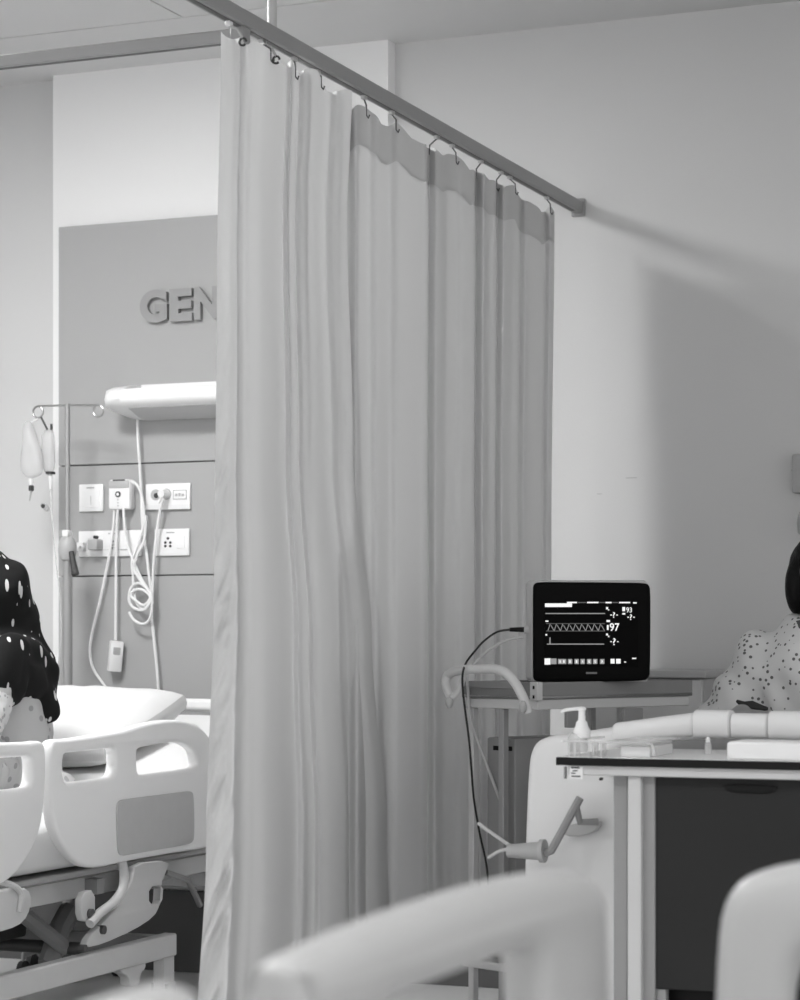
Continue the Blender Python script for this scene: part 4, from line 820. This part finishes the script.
# woman on the left bed, head bowed, wrapped in a dark printed scarf
wp = Vector((-3.50, 5.48, .660)); wh = wp+Vector((.022, -.035, .555))
wo = thing('person', 'person in a black printed headscarf and pale floral top sitting on the left bed', 'person', wp)
b = MB(); q = head(b, wh, (0, -1, 0), .45)
b.cap(wh+Vector((0, .03, -.07)), wp+Vector((0, 0, .43)), .050, .06)
b.loft([(wp+Vector((0, 0, .0)), .16, .12), (wp+Vector((0, 0, .10)), .18, .13), (wp+Vector((0, .02, .24)), .15, .11), (wp+Vector((0, .0, .36)), .17, .115), (wp+Vector((0, -.01, .42)), .14, .08), (wp+Vector((0, -.02, .46)), .06, .05)])
ARM = {}
for s in (-1, 1):
    sh = wp+Vector((s*.165, -.02, .385)); el = wp+Vector((s*.225, -.14, .16)); wr = wp+Vector((s*.06, -.32, .14)); ARM[s] = (sh, el, wr)
    b.cap(sh, el, .050, .042); b.cap(el, wr, .040, .027); hand(b, wr, (-s*.7, -.8, -.15), (-s*.3, .3, .9), (-s*.4, -.1, -.7), .155)
    kn = wp+Vector((s*.40, -.23, .10)); an = wp+Vector((-s*.06, -.40, .05)); b.cap(wp+Vector((s*.09, -.02, .085)), kn, .085, .06); b.cap(kn, an, .055, .036); b.cap(an, an+Vector((-s*.12, -.05, .0)), .034, .026)
finish(remesh(b, .0075, 5), 'body', 'skin', wo, sharp=None).data.shade_smooth(); face_parts(q, wo)
b = MB(); b.loft([(wp+Vector((0, 0, -.01)), .21, .17), (wp+Vector((0, 0, .10)), .215, .165), (wp+Vector((0, .02, .24)), .185, .14), (wp+Vector((0, .0, .36)), .195, .14), (wp+Vector((0, -.005, .42)), .16, .105), (wp+Vector((0, -.01, .46)), .09, .075)])
for s in (-1, 1):
    sh, el, wr = ARM[s]; b.cap(sh, el, .066, .066); b.cap(el, el.lerp(wr, .62), .064, .052)
b.cap(wp+Vector((.13, .05, .06)), wp+Vector((.26, .10, .03)), .09, .05); b.cap(wp+Vector((.10, -.04, .10)), wp+Vector((.24, -.12, .10)), .10, .088)
me = remesh(b, .008, 6)
displace(me, wp, lambda p: (.006*math.sin((p.x-p.z*.7)*55+3*noise.noise(p*7))+.006*noise.noise(p*14)))
finish(me, 'top', 'floral_print', wo, sharp=None).data.shade_smooth()
sh, el, wr = ARM[1]; b = MB(); b.cap(sh.lerp(el, .45), el, .071, .073); b.cap(el, el.lerp(wr, .25), .073, .066); me = remesh(b, .007, 4)
displace(me, wp, lambda p: .005*noise.noise(p*40))
finish(me, 'lace_sleeve', 'lace', wo, sharp=None).data.shade_smooth()
b = MB()
for s in (-1, 1):
    kn = wp+Vector((s*.40, -.23, .10)); an = wp+Vector((-s*.06, -.40, .055)); b.cap(wp+Vector((s*.09, -.04, .09)), kn, .094, .078); b.cap(kn, kn.lerp(an, .85), .076, .055)
me = remesh(b, .008, 6)
displace(me, wp, lambda p: .006*math.sin((p.x+p.y)*60+4*noise.noise(p*8)))
finish(me, 'trousers', 'trouser', wo, sharp=None).data.shade_smooth()
b = MB(); b.ell(wh+Vector((0, .036, .030)), (.100, .104, .106)); b.ell(wh+Vector((0, -.035, .066)), (.082, .080, .052)); b.ell(wh+Vector((.0, .065, -.03)), (.098, .085, .12))
b.cap(wh+Vector((0, .085, -.07)), wp+Vector((0, .05, .40)), .092, .13)
b.loft([(wp+Vector((.0, .020, .280)), .190, .130), (wp+Vector((.0, .012, .31)), .205, .152), (wp+Vector((0, .00, .37)), .225, .165), (wp+Vector((0, .01, .43)), .175, .125), (wp+Vector((0, .02, .48)), .10, .09)])
for s in (-1, 1):
    sh, el, wr = ARM[s]; b.cap(sh, sh.lerp(el, .30)+Vector((s*.004, .02, 0)), .078, .076)
b.cap(wp+Vector((.08, .09, .33)), wp+Vector((.11, .11, .25)), .075, .055)
me = remesh(b, .008, 6)
displace(me, wp, lambda p: (.008*math.sin((p.x*.9-p.z*.35+p.y*.6)*48+3*noise.noise(p*6))+.008*noise.noise(p*12)))
finish(me, 'headscarf', 'scarf_print', wo, sharp=None).data.shade_smooth()

wo.rotation_euler.z = math.radians(-38)
for o in PENDING: C.objects.link(o)
